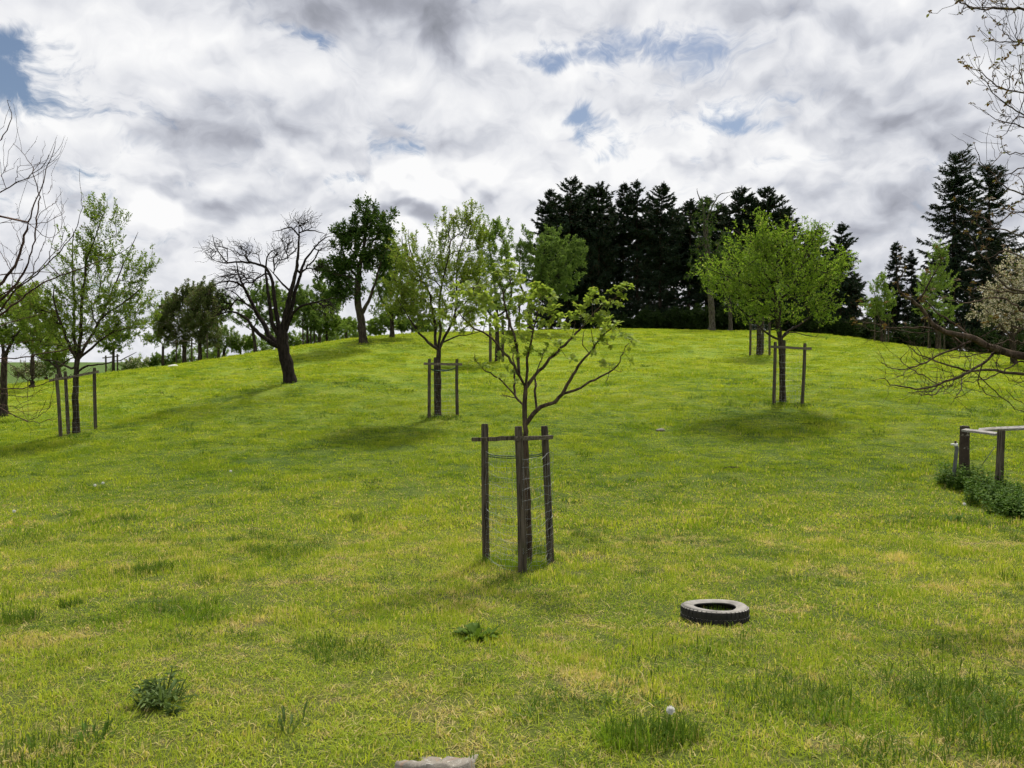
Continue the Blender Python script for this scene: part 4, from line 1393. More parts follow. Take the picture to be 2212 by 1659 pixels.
tree('blossom_bush', 'low white-flowering bush on the meadow edge behind the tall leafy tree', 292, 58.0, [(292, 800), (292, 795)], 0.10, ells=[(290, 788, 30, 18), (275, 795, 20, 12)], tips=130, leaves=1500, leaf=0.10, lmat=L_GREEN, seed=92, shoots=0.25, group=SKY_G, extra=(1500, 0.085), extra_mat=L_BLOSSOM, cat='bush')
tree('hazel_bush', 'fresh green bush on the skyline between blossom tree and dead trunk', 520, 55.0, [(520, 752), (520, 748)], 0.06, ells=[(515, 748, 25, 14), (535, 742, 18, 16)], tips=110, leaves=2200, leaf=0.12, lmat=L_FRESH, seed=93, shoots=0.3, group=SKY_G, cat='bush')
tree('hazel_bush', 'low green bush on the skyline behind the dead trunk', 600, 57.0, [(600, 742), (600, 736)], 0.06, ells=[(605, 735, 30, 14), (585, 728, 20, 18)], tips=110, leaves=2000, leaf=0.12, lmat=L_GREEN, seed=94, shoots=0.3, group=SKY_G, cat='bush')
tree('hazel_bush', 'light green bush right of the forked dark trunk', 822, 56.0, [(822, 718), (822, 712)], 0.08, ells=[(815, 705, 20, 20), (838, 700, 20, 18), (805, 715, 14, 12)], tips=140, leaves=2800, leaf=0.12, lmat=L_FRESH, seed=95, shoots=0.3, group=SKY_G, cat='bush')
tree('hazel_bush', 'darker green bush on the crest below the yellow-green trees', 890, 57.0, [(890, 712), (890, 706)], 0.08, ells=[(888, 700, 24, 16), (870, 706, 16, 12), (910, 706, 14, 10)], tips=130, leaves=2600, leaf=0.12, lmat=L_GREEN, seed=96, shoots=0.3, group=SKY_G, cat='bush')
tree('hazel_bush', 'low shrub in the gap under the olive-brown pair of trees', 355, 60.0, [(355, 785), (355, 780)], 0.06, ells=[(352, 778, 28, 14), (330, 785, 16, 10), (376, 776, 14, 12)], tips=110, leaves=2000, leaf=0.12, lmat=L_GREEN, seed=97, shoots=0.25, group=SKY_G, cat='bush')
tree('apple_tree', 'old orchard tree with greenish bronze leaves cut by the left picture edge', 6, 31.0, [(8, 800), (10, 770)], 0.15, limbs=[([(10, 772), (30, 730), (60, 690)], -0.4, 0.07, 0.02), ([(10, 772), (0, 720), (-10, 660)], 0.4, 0.07, 0.02)],
     ells=[(40, 690, 55, 50), (80, 720, 40, 35), (10, 650, 45, 40), (60, 740, 55, 25)], tips=260, leaves=5000, leaf=0.085, lmat=L_LEFT, seed=98, group=SKY_G)
tree('blossom_tree', 'far low fruit tree with faint blossom in the field at left', 65, 60.0, [(65, 828), (65, 822)], 0.12, limbs=[([(65, 825), (45, 810), (30, 800)], 0, .05, .02), ([(65, 825), (85, 808), (100, 800)], 0, .05, .02)], ells=[(65, 800, 42, 18), (45, 812, 22, 9), (90, 810, 22, 9)], tips=170, leaves=1300, leaf=0.10, lmat=L_BROWN, seed=99, group=SKY_G, extra=(600, 0.08), extra_mat=L_BLOSSOM)
tree('apple_tree', 'far leafy fruit tree with a stout trunk in the field at left', 100, 61.0, [(100, 825), (100, 815)], 0.17, ells=[(105, 790, 38, 18), (125, 778, 26, 14)], tips=150, leaves=2400, leaf=0.11, lmat=L_GREEN, seed=100, group=SKY_G)
tree('apple_tree', 'spreading tree between the guard posts at left, far behind', 131, 47.0, [(126, 800), (124, 790)], 0.13, limbs=[([(124, 795), (100, 775), (75, 765)], 0, .06, .02), ([(124, 795), (150, 775), (175, 765)], 0, .06, .02)], ells=[(124, 755, 55, 25), (100, 768, 30, 12)], tips=180, leaves=2400, leaf=0.10, lmat=L_LEFT, seed=101, group=SKY_G)
for i, (px, Y, rx, ry, lm, nm) in enumerate([(20, 95, 45, 15, L_GREEN, 'far grey-green hedge tree at the very left edge of the horizon'), (160, 100, 50, 14, L_UNDER, 'far dark hedge tree on the horizon behind the guard at left'),
                                         (330, 98, 40, 13, L_GREEN, 'far hedge tree on the horizon behind the white-flowering bush'), (440, 92, 45, 14, L_GREEN, 'far hedge tree on the horizon behind the olive-brown pair'),
                                         (215, 120, 70, 12, L_UNDER, 'low dark copse far out on the horizon at left'), (80, 130, 70, 12, L_GREEN, 'low green copse far out on the horizon at left edge')]):
    zb = g1((px - 1106) / F * Y, Y)
    pyb = 780 - (zb - EYE) / Y * F
    tree('hedge_tree', nm, px, Y, [(px, pyb - 8), (px, pyb - 12)], 0.12, ells=[(px, pyb - 16, rx, ry), (px - rx * .5, pyb - 12, rx * .5, ry * .8), (px + rx * .5, pyb - 13, rx * .5, ry * .8)], tips=130, leaves=2400, leaf=0.24, lmat=lm, seed=110 + i, group='hedge trees on the far horizon', r_tip=0.01, step=0.5, shoots=0.5, spread=0.15)

for i, (px, Y, rx, ry, lm, nm) in enumerate([(262, 63, 26, 18, L_GREEN, 'low hedge bush left of the white-flowering bush'), (318, 62, 26, 22, L_FRESH, 'low light bush right of the white-flowering bush'), (410, 62, 34, 30, L_GREEN, 'bushy hedge piece between the olive-brown trunks'), (455, 61, 28, 30, L_FRESH, 'light hedge piece right of the olive-brown trunks'),
        (565, 60, 28, 28, L_FRESH, 'light bush at the foot of the thin open-crowned tree'), (640, 58, 24, 24, L_FRESH, 'light bush left of the skyline guard'), (690, 58, 28, 26, L_GREEN, 'green bush right of the skyline guard'), (730, 60, 28, 28, L_FRESH, 'light bush left of the forked trunk foot'), (770, 60, 22, 26, L_GREEN, 'green bush at the forked trunk foot'), (930, 60, 26, 20, L_FRESH, 'light bush on the crest behind the upright yellow-green tree')]):
    zb = g1((px - 1106) / F * Y, Y)
    pyb = 780 - (zb - EYE) / Y * F
    tree('hedge_bush', nm, px, Y, [(px, pyb - 3), (px, pyb - 6)], 0.05, ells=[(px, pyb - ry * 1.5, rx * 1.25, ry * 1.5), (px - rx * .6, pyb - ry * 1.1, rx * .8, ry * 1.1), (px + rx * .6, pyb - ry * 1.2, rx * .8, ry * 1.2)], tips=150, leaves=2000, leaf=0.12, lmat=lm, seed=140 + i, group='hedge bushes on the left skyline', r_tip=0.006, step=0.3, shoots=0.35, spread=0.08, cat='bush')
tree('apple_tree', 'bright green tree peeping out between the left guarded tree and the olive-brown pair', 352, 57.0, [(352, 765), (352, 750)], 0.12, ells=[(352, 690, 22, 35), (345, 730, 26, 24), (365, 660, 14, 22)], tips=200, leaves=3600, leaf=0.11, lmat=L_FRESH, seed=121, shoots=0.4, group=SKY_G)
tree('apple_tree', 'mid-green tree behind the right one of the olive-brown pair', 472, 58.0, [(472, 745), (472, 730)], 0.12, ells=[(474, 680, 24, 36), (482, 655, 20, 24), (465, 712, 24, 18)], tips=200, leaves=3400, leaf=0.11, lmat=L_GREEN, seed=122, shoots=0.5, group=SKY_G)
tree('apple_tree', 'dense green tree behind the right limbs of the dead tree', 690, 53.0, [(690, 730), (690, 712)], 0.15, ells=[(695, 640, 34, 34), (715, 660, 30, 30), (680, 672, 30, 24)], tips=240, leaves=5200, leaf=0.12, lmat=L_GREEN, seed=123, shoots=0.35, group=SKY_G)
tree('apple_tree', 'fresh green tree behind the middle of the dead tree', 615, 55.0, [(615, 735), (614, 715)], 0.12, ells=[(612, 670, 26, 30), (630, 690, 20, 20), (600, 650, 18, 18)], tips=170, leaves=2600, leaf=0.115, lmat=L_FRESH, seed=124, shoots=0.45, group=SKY_G)
tree('apple_tree', 'light leafy tree behind the twigs at the left edge', 70, 40.0, [(70, 800), (70, 770)], 0.14, ells=[(60, 690, 55, 45), (110, 720, 40, 35), (20, 720, 40, 30), (75, 640, 35, 30)], tips=300, leaves=4600, leaf=0.09, lmat=L_MID, seed=125, shoots=0.4, group=SKY_G)

# ------------------------------------------------------------------ spruces on the hilltop
SP = [(1190, 70, 412, 42, .12, .7, .3, .35), (1224, 68, 386, 50, .14, .8, .6, .45), (1262, 72, 402, 44, .14, .7, .4, .45), (1294, 67, 394, 42, .16, .7, .6, .5), (1343, 69, 396, 27, .12, .65, .2, .5), (1376, 67, 388, 31, .12, .7, .35, .5),
      (1424, 66, 398, 40, .10, .75, .4, .42), (1486, 68, 434, 44, .10, .8, .4, .35), (1524, 72, 428, 40, .10, .8, .3, .35), (1600, 69, 404, 46, .10, .9, .3, .3), (1657, 68, 406, 52, .08, .95, .2, .3), (1697, 71, 448, 42, .08, .9, .1, .3)]
words = ['slim first spruce at the left end of the dark row', 'bushy-topped spruce, second in the dark hilltop row', 'spruce set back behind the bushy-topped one in the row', 'round-topped spruce left of the narrow pair', 'narrow spruce, left one of the slim pair in the row',
         'narrow spruce, right one of the slim pair in the row', 'tall spruce with a bare thin lower crown in the middle of the row', 'lower dark spruce behind the half-bare trunk', 'dark spruce set back behind the half-bare trunk',
         'broad dark spruce left above the bright green tree', 'pointed dark spruce rising straight above the bright green tree', 'dark spruce half hidden behind the right side of the bright green tree']
for i, ((px, Y, pt, hw, bf, sp_, rt, spl), wd) in enumerate(zip(SP, words)):
    spruce(wd, px, Y, pt, hw, 200 + i, bf, sp_, rt, split=spl)
for i, (px, Y, pt, hw, wd) in enumerate([(1744, 63, 498, 38, 'young pointed spruce, leftmost of three at the right end of the row'), (1771, 65, 488, 42, 'young pointed spruce, middle of three at the right end of the row'), (1812, 63, 482, 58, 'conical spruce with full skirts at the right end of the row'),
                                         (1840, 66, 590, 44, 'short spruce beside the conical one')]):
    spruce(wd, px, Y, pt, hw, 230 + i, 0.02, 1.0, 0.0, trunk_r=0.13, dens=50, cone=True, cone_pow=0.75)
for i, (px, Y, pt, hw, wd) in enumerate([(1188, 77, 470, 34, 'back-row spruce low behind the left end of the dark row'), (1246, 78, 425, 40, 'back-row spruce between the two bushy-topped ones'), (1318, 77, 438, 36, 'back-row spruce left of the narrow pair'), (1400, 78, 440, 36, 'back-row spruce between narrow pair and tall thin-skirted one'), (1455, 77, 452, 38, 'back-row spruce right of the tall thin-skirted one'),
                                         (1560, 77, 440, 42, 'back-row spruce behind the thinner sparse-leaved trunk'), (1630, 78, 432, 42, 'back-row spruce behind the broad and pointed ones'), (1725, 76, 520, 36, 'back-row spruce left of the young pointed three'), (1790, 74, 545, 40, 'back-row spruce behind the young pointed three')]):
    spruce(wd, px, Y, pt, hw, 270 + i, 0.12, 0.6, 0.3, split=0.45)
SR = 'spruces on the right shoulder of the hill'
for i, (px, Y, pt, hw, bf, wd) in enumerate([(2054, 70, 332, 80, .10, 'tallest spruce, left one of the big right-hand pair'), (2140, 73, 356, 84, .08, 'broad tall spruce, right one of the big right-hand pair'), (1934, 69, 524, 36, .05, 'small dark spruce with a slender tip left of the big pair'),
                                             (1968, 72, 540, 36, .05, 'short dark spruce close to the big pair'), (1996, 66, 590, 44, .02, 'squat dark spruce at the foot of the big pair'), (1888, 72, 640, 42, .02, 'lowest dark spruce filling the gap left of the big pair'), (2190, 66, 560, 55, .03, 'dark spruce at the right picture edge'), (2098, 64, 620, 46, .02, 'squat dark spruce between the big pair')]):
    spruce(wd, px, Y, pt, hw, 240 + i, bf, 0.8, 0.0, group=SR, split=0.25, trunk_r=0.24 if hw > 60 else 0.13, dens=30 if hw > 60 else 40, lopsided=0.25, cone=True, cone_pow=0.5 if hw > 60 else 0.7)

# dark undergrowth along the crest
UG = 'shrubs under the hilltop spruces'
for i, (px, Y, rx, h) in enumerate([(1290, 63, 34, 30), (1345, 64, 36, 26), (1400, 62.5, 34, 32), (1455, 63, 36, 38), (1505, 62, 30, 42), (1570, 62, 34, 46), (1625, 61, 36, 44), (1700, 61, 40, 46), (1760, 60, 38, 42), (1822, 60, 36, 34), (1872, 61, 34, 30), (1960, 62, 40, 40), (2040, 61, 40, 44), (2120, 60, 42, 46), (2195, 60, 42, 50)]):
    wd = ['under the round-topped spruce', 'under the narrow pair of spruces', 'under the tall thin-skirted spruce', 'left of the half-bare trunk', 'just left of the half-bare trunk foot', 'right of the half-bare trunk', 'behind the slim uphill guard', 'right of the uphill guard',
          'under the young pointed spruces', 'under the conical spruce', 'at the right end of the spruce row', 'under the small right-hand spruces', 'at the foot of the tallest spruce', 'between the big right-hand pair', 'at the right edge of the hill'][i]
    zb = g1((px - 1106) / F * Y, Y)
    pyb = 780 - (zb - EYE) / Y * F
    tree('shrub', 'dark low shrub ' + wd, px, Y, [(px, pyb - 4), (px, pyb - 8)], 0.06, ells=[(px, pyb - h * .6, rx, h * .65), (px - rx * .4, pyb - h * .4, rx * .6, h * .45), (px + rx * .4, pyb - h * .45, rx * .6, h * .5)], tips=150, leaves=2600, leaf=0.16, lmat=L_UNDER, seed=260 + i, group=UG, r_tip=0.008, step=0.3, shoots=0.4, spread=0.1, cat='shrub')

# half-bare trunks in front of the spruces
tree('ash_tree', 'tall half-bare tree with twisted dead top in front of the spruces', 1538, 56.5, z7([(1215, 900), (1200, 700), (1185, 500), (1175, 360)]), 0.24,
     limbs=[(z7([(1175, 380), (1165, 280), (1140, 220), (1125, 170)]), -0.2, 0.09, 0.02), (z7([(1178, 380), (1220, 270), (1260, 200), (1330, 190)]), 0.3, 0.08, 0.015), (z7([(1220, 270), (1270, 250), (1330, 200)]), 0.5, 0.04, 0.012), (z7([(1185, 520), (1120, 420), (1090, 340)]), -0.4, 0.05, 0.015), (z7([(1200, 650), (1250, 520), (1290, 400)]), 0.4, 0.05, 0.015)],
     ells=[(1522, 500, 42, 70), (1515, 580, 40, 50), (1545, 560, 36, 70), (1530, 440, 32, 25)], tips=260, leaves=1700, leaf=0.12, lmat=L_DARK, bark=M_BARK_GREY, seed=301, r_tip=0.007, shoots=0.3, up=-0.4, group='trees on the skyline')
tree('ash_tree', 'thinner sparse-leaved trunk beside the half-bare tree', 1578, 58.0, z7([(1325, 900), (1310, 760), (1300, 600)]), 0.16, ells=[(1575, 560, 32, 60), (1585, 640, 30, 40)], tips=150, leaves=1200, leaf=0.12, lmat=L_DARK, bark=M_BARK_GREY, seed=302, r_tip=0.007, group='trees on the skyline')

# right shoulder fruit trees
tree('apple_tree', 'narrow fresh green tree in a far guard left of the right-hand spruces', 1905, 53.5, [(1903, 700), (1900, 690)], 0.12, ells=[(1898, 620, 20, 30), (1895, 665, 32, 32), (1915, 650, 20, 25)], tips=230, leaves=2600, leaf=0.095, lmat=L_FRESH, seed=311, shoots=0.45, group=G_TREE)
guard('far slim guard under the narrow fresh green tree', 53.5, [(1888, 1888, 0), (1911, 1911, 0.3), (1918, 1918, 0.4)], 1.8, 0.05, seed=312, net=False)
tree('apple_tree', 'upright green tree in a far guard before the tallest spruce', 2024, 52.0, [(2024, 720), (2024, 700)], 0.13, ells=[(2028, 560, 20, 40), (2022, 620, 42, 45), (2030, 670, 46, 28)], tips=280, leaves=3400, leaf=0.095, lmat=L_FRESH, seed=313, shoots=0.5, group=G_TREE)
guard('far slim guard under the tree before the tallest spruce', 52.0, [(2005, 2005, 0), (2039, 2039, 0.3), (2030, 2030, 0.8)], 1.8, 0.055, seed=314, net=False)
tree('blossom_tree', 'large cream-blossoming tree at the right edge behind the bare limbs', 2190, 42.0, [(2188, 740), (2185, 720)], 0.18, limbs=[([(2186, 730), (2150, 690), (2120, 660)], -0.3, .07, .02), ([(2186, 725), (2190, 660), (2185, 600)], .3, .09, .02), ([(2186, 728), (2230, 690), (2270, 640)], .2, .07, .02)],
     ells=[(2165, 640, 60, 45), (2200, 590, 60, 50), (2240, 640, 60, 60), (2140, 685, 50, 25), (2200, 690, 60, 30)], tips=380, leaves=2000, leaf=0.09, lmat=L_BROWN, seed=315, shoots=0.4, group=G_TREE, extra=(9000, 0.075), extra_mat=L_BLUSH, spread=0.10)


# ------------------------------------------------------------------ bare tree at the left edge (stands outside the frame)
rng = np.random.default_rng(401)
YL = 5.2
lbase = np.array([-5.0, YL, g1(-5.0, YL)])
lt = empty('thorny_pear_tree', lbase)
tag(lt, 'leafless thorny tree reaching in over the left picture edge', 'tree')
sk = Skel(rng)
sk.poly([lbase + [0, 0, -0.1], lbase + [0.03, 0, 0.6], lbase + [0.06, 0.05, 1.2], lbase + [0.12, 0.03, 1.7], lbase + [0.2, 0, 2.3], lbase + [0.3, -0.05, 3.1], lbase + [0.42, 0, 4.0]], 0.085, 0.03, step=0.12, wob=0.05)
for pts, dd, r0, r1 in [
    ([(-160, 1150), (-60, 1040), (0, 980), (45, 930), (75, 890), (100, 800), (120, 740), (135, 690), (155, 630), (175, 570), (205, 510), (220, 440), (230, 395), (250, 370), (265, 330), (268, 295)], 0.2, 0.019, 0.0025),
    ([(-120, 1140), (0, 1060), (60, 1000), (110, 930), (140, 860), (160, 800), (175, 700), (180, 620), (195, 560), (165, 470), (150, 400), (110, 350), (60, 300)], 0.5, 0.014, 0.002),
    ([(-150, 620), (0, 535), (75, 495), (150, 455), (180, 435), (215, 405), (235, 360)], -0.2, 0.010, 0.0025),
    ([(-120, 420), (0, 292), (45, 225), (62, 170), (35, 100)], -0.3, 0.009, 0.002),
    ([(-140, 1180), (0, 1110), (60, 1010), (150, 950), (260, 850), (330, 770), (380, 680), (395, 580)], -0.4, 0.014, 0.002),
    ([(-150, 1230), (0, 1120), (90, 1060), (200, 970), (290, 935), (400, 895), (500, 860), (580, 830), (635, 790)], 0.1, 0.014, 0.002),
    ([(-100, 950), (0, 930), (100, 925), (200, 915), (280, 930), (360, 900)], 0.4, 0.008, 0.002),
    ([(-150, 1090), (0, 1030), (60, 1000), (150, 940), (240, 850), (300, 790), (340, 730)], 0.2, 0.011, 0.002),
    ([(-100, 1310), (0, 1275), (100, 1255), (205, 1235)], 0.1, 0.007, 0.002),
    ([(-100, 1330), (70, 1335), (200, 1310), (330, 1290), (480, 1235), (560, 1200), (630, 1183)], -0.2, 0.011, 0.002),
    ([(-100, 1200), (0, 1175), (90, 1150), (180, 1120), (260, 1100)], 0.3, 0.008, 0.002),
    ([(-100, 1500), (0, 1480), (130, 1475), (250, 1440), (330, 1425), (355, 1400)], -0.3, 0.008, 0.002),
    ([(-100, 1500), (0, 1570), (50, 1600), (130, 1635), (200, 1640), (265, 1615)], -0.5, 0.007, 0.002),
    ([(130, 1635), (170, 1615), (210, 1590), (255, 1545)], -0.5, 0.004, 0.0015),
    ([(-60, 1545), (0, 1555), (60, 1560), (110, 1590), (130, 1600)], -0.4, 0.005, 0.0015),
    ([(20, 1345), (80, 1380), (95, 1420), (60, 1475)], -0.2, 0.005, 0.002),
    ([(0, 1500), (60, 1510), (120, 1520), (160, 1510)], -0.4, 0.004, 0.0015),
    ([(140, 690), (190, 690), (270, 660), (310, 640), (295, 580)], 0.3, 0.004, 0.0015),
    ([(190, 640), (250, 600), (275, 570)], 0.3, 0.004, 0.0015), ([(180, 720), (240, 770), (290, 720), (315, 650)], 0.2, 0.004, 0.0015),
    ([(135, 690), (105, 685), (80, 640), (82, 600)], 0.1, 0.004, 0.0015), ([(0, 685), (85, 680)], 0.1, 0.005, 0.002), ([(205, 545), (240, 545), (252, 490), (245, 450)], 0.2, 0.003, 0.0015),
    ([(75, 490), (100, 370)], -0.2, 0.004, 0.0015), ([(30, 520), (5, 450), (40, 405)], -0.2, 0.004, 0.0015), ([(100, 790), (75, 720), (35, 650)], 0.2, 0.004, 0.0015), ([(110, 860), (60, 830), (35, 800)], 0.2, 0.004, 0.0015),
    ([(230, 880), (240, 800), (265, 740), (260, 640)], -0.1, 0.005, 0.0015), ([(290, 820), (300, 740), (325, 690)], -0.2, 0.004, 0.0015), ([(150, 950), (160, 880), (210, 800), (230, 660)], -0.1, 0.005, 0.0015),
    ([(195, 390), (200, 370), (195, 355)], 0, .003, .0015), ([(45, 900), (20, 860), (0, 820)], 0.1, .005, .002), ([(60, 1010), (60, 900), (30, 850)], 0.1, .006, .002),
]:
    pp = zA(pts)
    k = len(pp)
    r0, r1 = r0 * 0.66, r1 * 0.75
    sk.poly([P(a, b, YL + dd * (i / (k - 1))) for i, (a, b) in enumerate(pp)], r0, r1, step=0.045, wob=0.07)
nb_ = len(sk.p)
for i in range(20, nb_):                                   # thorns and short spurs
    if sk.rmin[i] < 0.02 and rng.random() < 0.5:
        d = unit(rng.normal(0, 1, 3) + sk.dir[i] * 0.6)
        sk.node(sk.p[i] + d * rng.uniform(0.012, 0.035), i, 0.0013)
for i in rng.choice(np.arange(60, nb_), 90):               # finer twigs
    d = unit(rng.normal(0, 0.6, 3) + sk.dir[i] + np.array([0.2, 0, 0.6]))
    if sk.p[i][0] < -4.2: continue
    c, L = i, rng.uniform(0.08, 0.3)
    for k in range(1, 5):
        c = sk.node(sk.p[i] + d * L * k / 4 + np.array([0, 0, 0.06 * L * k * k / 4]) + rng.normal(0, 0.006, 3), c, 0.0014)
sk.finish(0.0012, 0.09)
mb = MB(); sk.mesh(mb); mb.build('trunk', M_BARK_RED, lt)

# ------------------------------------------------------------------ walnut at the right edge (trunk outside the frame)
rng = np.random.default_rng(402)
YW = 7.6
wx = (2580 - 1106) / F * 7.9
wbase = np.array([wx, 7.9, g1(wx, 7.9)])
wt_ = empty('walnut_tree', wbase)
tag(wt_, 'bare-limbed tree with small bronze young leaves reaching in over the right edge', 'tree')
sk = Skel(rng)
sk.poly([wbase + [0, 0, -0.1], wbase + [-0.02, 0, 0.9], wbase + [-0.08, 0, 1.8], wbase + [-0.05, 0.05, 2.8], wbase + [-0.15, 0, 4.0], wbase + [-0.1, 0.1, 5.2], wbase + [-0.2, 0, 6.2]], 0.15, 0.06, step=0.2, wob=0.04)
WL = [(zR, [(2900, 1250), (2300, 1080), (1770, 935), (1600, 900), (1460, 840), (1300, 770), (1150, 710), (1000, 690), (880, 650), (820, 600), (780, 540), (720, 450), (650, 390), (560, 330), (490, 270), (450, 210), (440, 160), (500, 90), (540, 10)], -0.5, 0.055, 0.004),
      (zR, [(2600, 1150), (2200, 1130), (1770, 1115), (1600, 1110), (1500, 1080), (1300, 1075), (1150, 1070), (1040, 1050), (950, 1020), (850, 970), (740, 950), (640, 880), (560, 820)], 0.4, 0.022, 0.0035),
      (zR, [(1450, 900), (1380, 990), (1270, 1060), (1160, 1120), (1080, 1150), (960, 1190), (860, 1225), (760, 1255), (650, 1270), (530, 1250), (430, 1240), (370, 1200), (320, 1165)], -0.7, 0.013, 0.0035),
      (zR, [(870, 1220), (780, 1150), (690, 1110), (600, 1060), (500, 1000), (485, 965)], -0.6, 0.006, 0.003), (zR, [(870, 1225), (830, 1280), (740, 1300), (590, 1298)], -0.7, 0.006, 0.003), (zR, [(920, 1230), (870, 1300), (800, 1335), (690, 1330)], -0.7, 0.005, 0.0025),
      (zR, [(1120, 1150), (1130, 1240), (1100, 1320), (1035, 1370)], -0.6, 0.007, 0.003), (zR, [(1060, 1170), (1000, 1240), (930, 1310)], -0.6, 0.004, 0.0025), (zR, [(1300, 1130), (1400, 1230), (1560, 1360), (1690, 1490), (1790, 1510)], 0.2, 0.006, 0.003), (zR, [(1290, 1190), (1360, 1310), (1440, 1350), (1540, 1358)], 0.3, 0.005, 0.003),
      (zR, [(1250, 765), (1080, 840), (930, 890), (800, 970), (700, 1030), (590, 1060), (450, 1070), (370, 1045)], -0.3, 0.011, 0.003), (zR, [(560, 1070), (500, 1130), (440, 1135)], -0.3, 0.004, 0.0025), (zR, [(660, 385), (720, 280), (780, 170), (880, 20), (900, -60)], -0.2, 0.010, 0.003),
      (zR, [(1000, 690), (790, 625), (500, 640), (320, 620), (160, 570), (0, 555)], -0.2, 0.008, 0.0025), (zR, [(880, 665), (700, 690), (520, 670), (430, 640), (330, 630)], -0.4, 0.006, 0.0025), (zR, [(1250, 740), (1000, 560), (860, 470), (740, 340)], 0.4, 0.011, 0.003), (zR, [(320, 640), (240, 700), (160, 640), (40, 600)], -0.2, .004, .002),
      (zR, [(2200, 300), (1770, 260), (1600, 230), (1500, 110), (1440, 20), (1380, -90)], 0.3, 0.016, 0.004), (zR, [(2100, 420), (1770, 260), (1600, 265), (1400, 240), (1300, 215), (1200, 240)], 0.5, 0.012, 0.003), (zR, [(2100, 600), (1770, 480), (1580, 330), (1440, 310), (1300, 360), (1100, 380), (940, 330)], -0.3, 0.011, 0.003),
      (zR, [(2100, 720), (1770, 660), (1640, 620), (1560, 590), (1420, 670), (1270, 750)], -0.3, 0.008, 0.003), (zR, [(1770, 790), (1630, 760), (1440, 820)], -0.3, 0.007, 0.004), (zR, [(2000, 1000), (1720, 975), (1640, 1030), (1540, 1090), (1400, 1150), (1300, 1195), (1150, 1190)], -0.5, 0.008, 0.003), (zR, [(1990, 1230), (1770, 1195), (1700, 1200), (1600, 1160)], -0.5, .005, .0025),
      (zR, [(1900, 1560), (1770, 1440), (1680, 1370), (1580, 1275)], 0.2, 0.005, 0.0025), (zR, [(1080, 1140), (980, 1080), (900, 1060), (790, 1030)], .1, .004, .0025), (zR, [(1220, 1060), (1215, 960)], .1, .004, .0025), (zR, [(1500, 1080), (1480, 960), (1520, 1060)], .1, .004, .0025), (zR, [(1460, 840), (1350, 900), (1200, 930), (1000, 950)], -.5, .006, .003),
      (zR, [(740, 1000), (690, 880), (610, 800), (590, 760)], .1, .004, .0025), (zR, [(690, 1000), (640, 960), (600, 900)], .1, .004, .0025), (zR, [(820, 960), (820, 870)], .1, .004, .0025),
      (zC, [(760, 60), (553, 45), (480, 45), (400, 45), (345, 52), (300, 40), (260, 38), (238, 15), (228, -5)], -0.6, 0.015, 0.003), (zC, [(260, 38), (235, 45), (228, 75)], -0.6, 0.004, 0.003), (zC, [(345, 50), (335, 20), (350, 5)], -.6, .004, .003), (zC, [(480, 42), (455, 20), (400, 12)], -.5, .005, .003),
      (zC, [(760, 260), (553, 220), (500, 215), (430, 215), (400, 205), (375, 212)], -0.3, 0.008, 0.003), (zC, [(500, 215), (460, 185), (440, 150), (445, 125), (410, 135)], -0.3, 0.005, 0.0025), (zC, [(525, 215), (515, 240), (495, 248)], -.3, .004, .0025), (zC, [(520, 210), (500, 140), (505, 60)], -.3, .004, .0025),
      (zC, [(760, 560), (553, 470), (500, 480), (440, 455), (400, 435), (370, 405), (345, 380), (320, 360)], 0.3, 0.009, 0.003), (zC, [(390, 432), (395, 380), (400, 355), (420, 350)], 0.3, 0.004, 0.0025), (zC, [(470, 468), (480, 400), (500, 345)], 0.3, 0.005, 0.0025), (zC, [(553, 440), (530, 380), (540, 290)], 0.2, 0.005, 0.0025), (zC, [(440, 455), (450, 420), (480, 405)], .3, .004, .0025),
      (zC, [(760, 700), (553, 600), (520, 580), (480, 550), (450, 530), (400, 490), (360, 450), (340, 400)], -0.4, 0.010, 0.003), (zC, [(740, 720), (553, 660), (500, 640), (450, 640), (400, 625), (370, 600), (350, 575)], 0.1, 0.008, 0.0025), (zC, [(553, 610), (510, 600), (480, 660), (465, 700), (430, 710)], 0.1, 0.006, 0.0025), (zC, [(553, 520), (540, 560), (520, 620)], .1, .005, .003), (zC, [(450, 640), (480, 600), (450, 600)], .1, .004, .0025),
      (zC, [(740, 860), (553, 800), (500, 790), (460, 800), (430, 770), (440, 720)], -0.2, 0.008, 0.0025), (zC, [(740, 1080), (553, 1010), (480, 980), (420, 945), (380, 900), (360, 870), (330, 840), (310, 790), (295, 745)], 0.2, 0.009, 0.0025), (zC, [(360, 870), (400, 840), (440, 800)], 0.2, 0.005, 0.003), (zC, [(553, 870), (500, 880), (450, 915), (400, 945)], 0.2, 0.006, 0.003),
      (zC, [(553, 960), (530, 920), (525, 905)], .2, .004, .0025), (zC, [(740, 1200), (553, 1100), (480, 1100), (440, 1060), (380, 1030)], -.3, .008, .003), (zC, [(740, 1330), (553, 1230), (480, 1200), (400, 1180), (330, 1190), (290, 1150)], .3, .009, .003), (zC, [(700, 1420), (553, 1330), (430, 1290), (380, 1350), (320, 1330), (290, 1240), (250, 1200)], .4, .009, .003), (zC, [(400, 1180), (350, 1130), (300, 1120)], .3, .005, .0025)]
tipset = []
for cv, pts, dd, r0, r1 in WL:
    pp = cv(pts)
    k = len(pp)
    q = [P(a, b, YW + dd * (i / (k - 1))) for i, (a, b) in enumerate(pp)]
    e_ = sk.poly(q, r0 * 1.2, r1 * 1.3, step=0.07, wob=0.09)
    tipset.append((e_, pp[-1][1] < 720))
nb_ = len(sk.p)
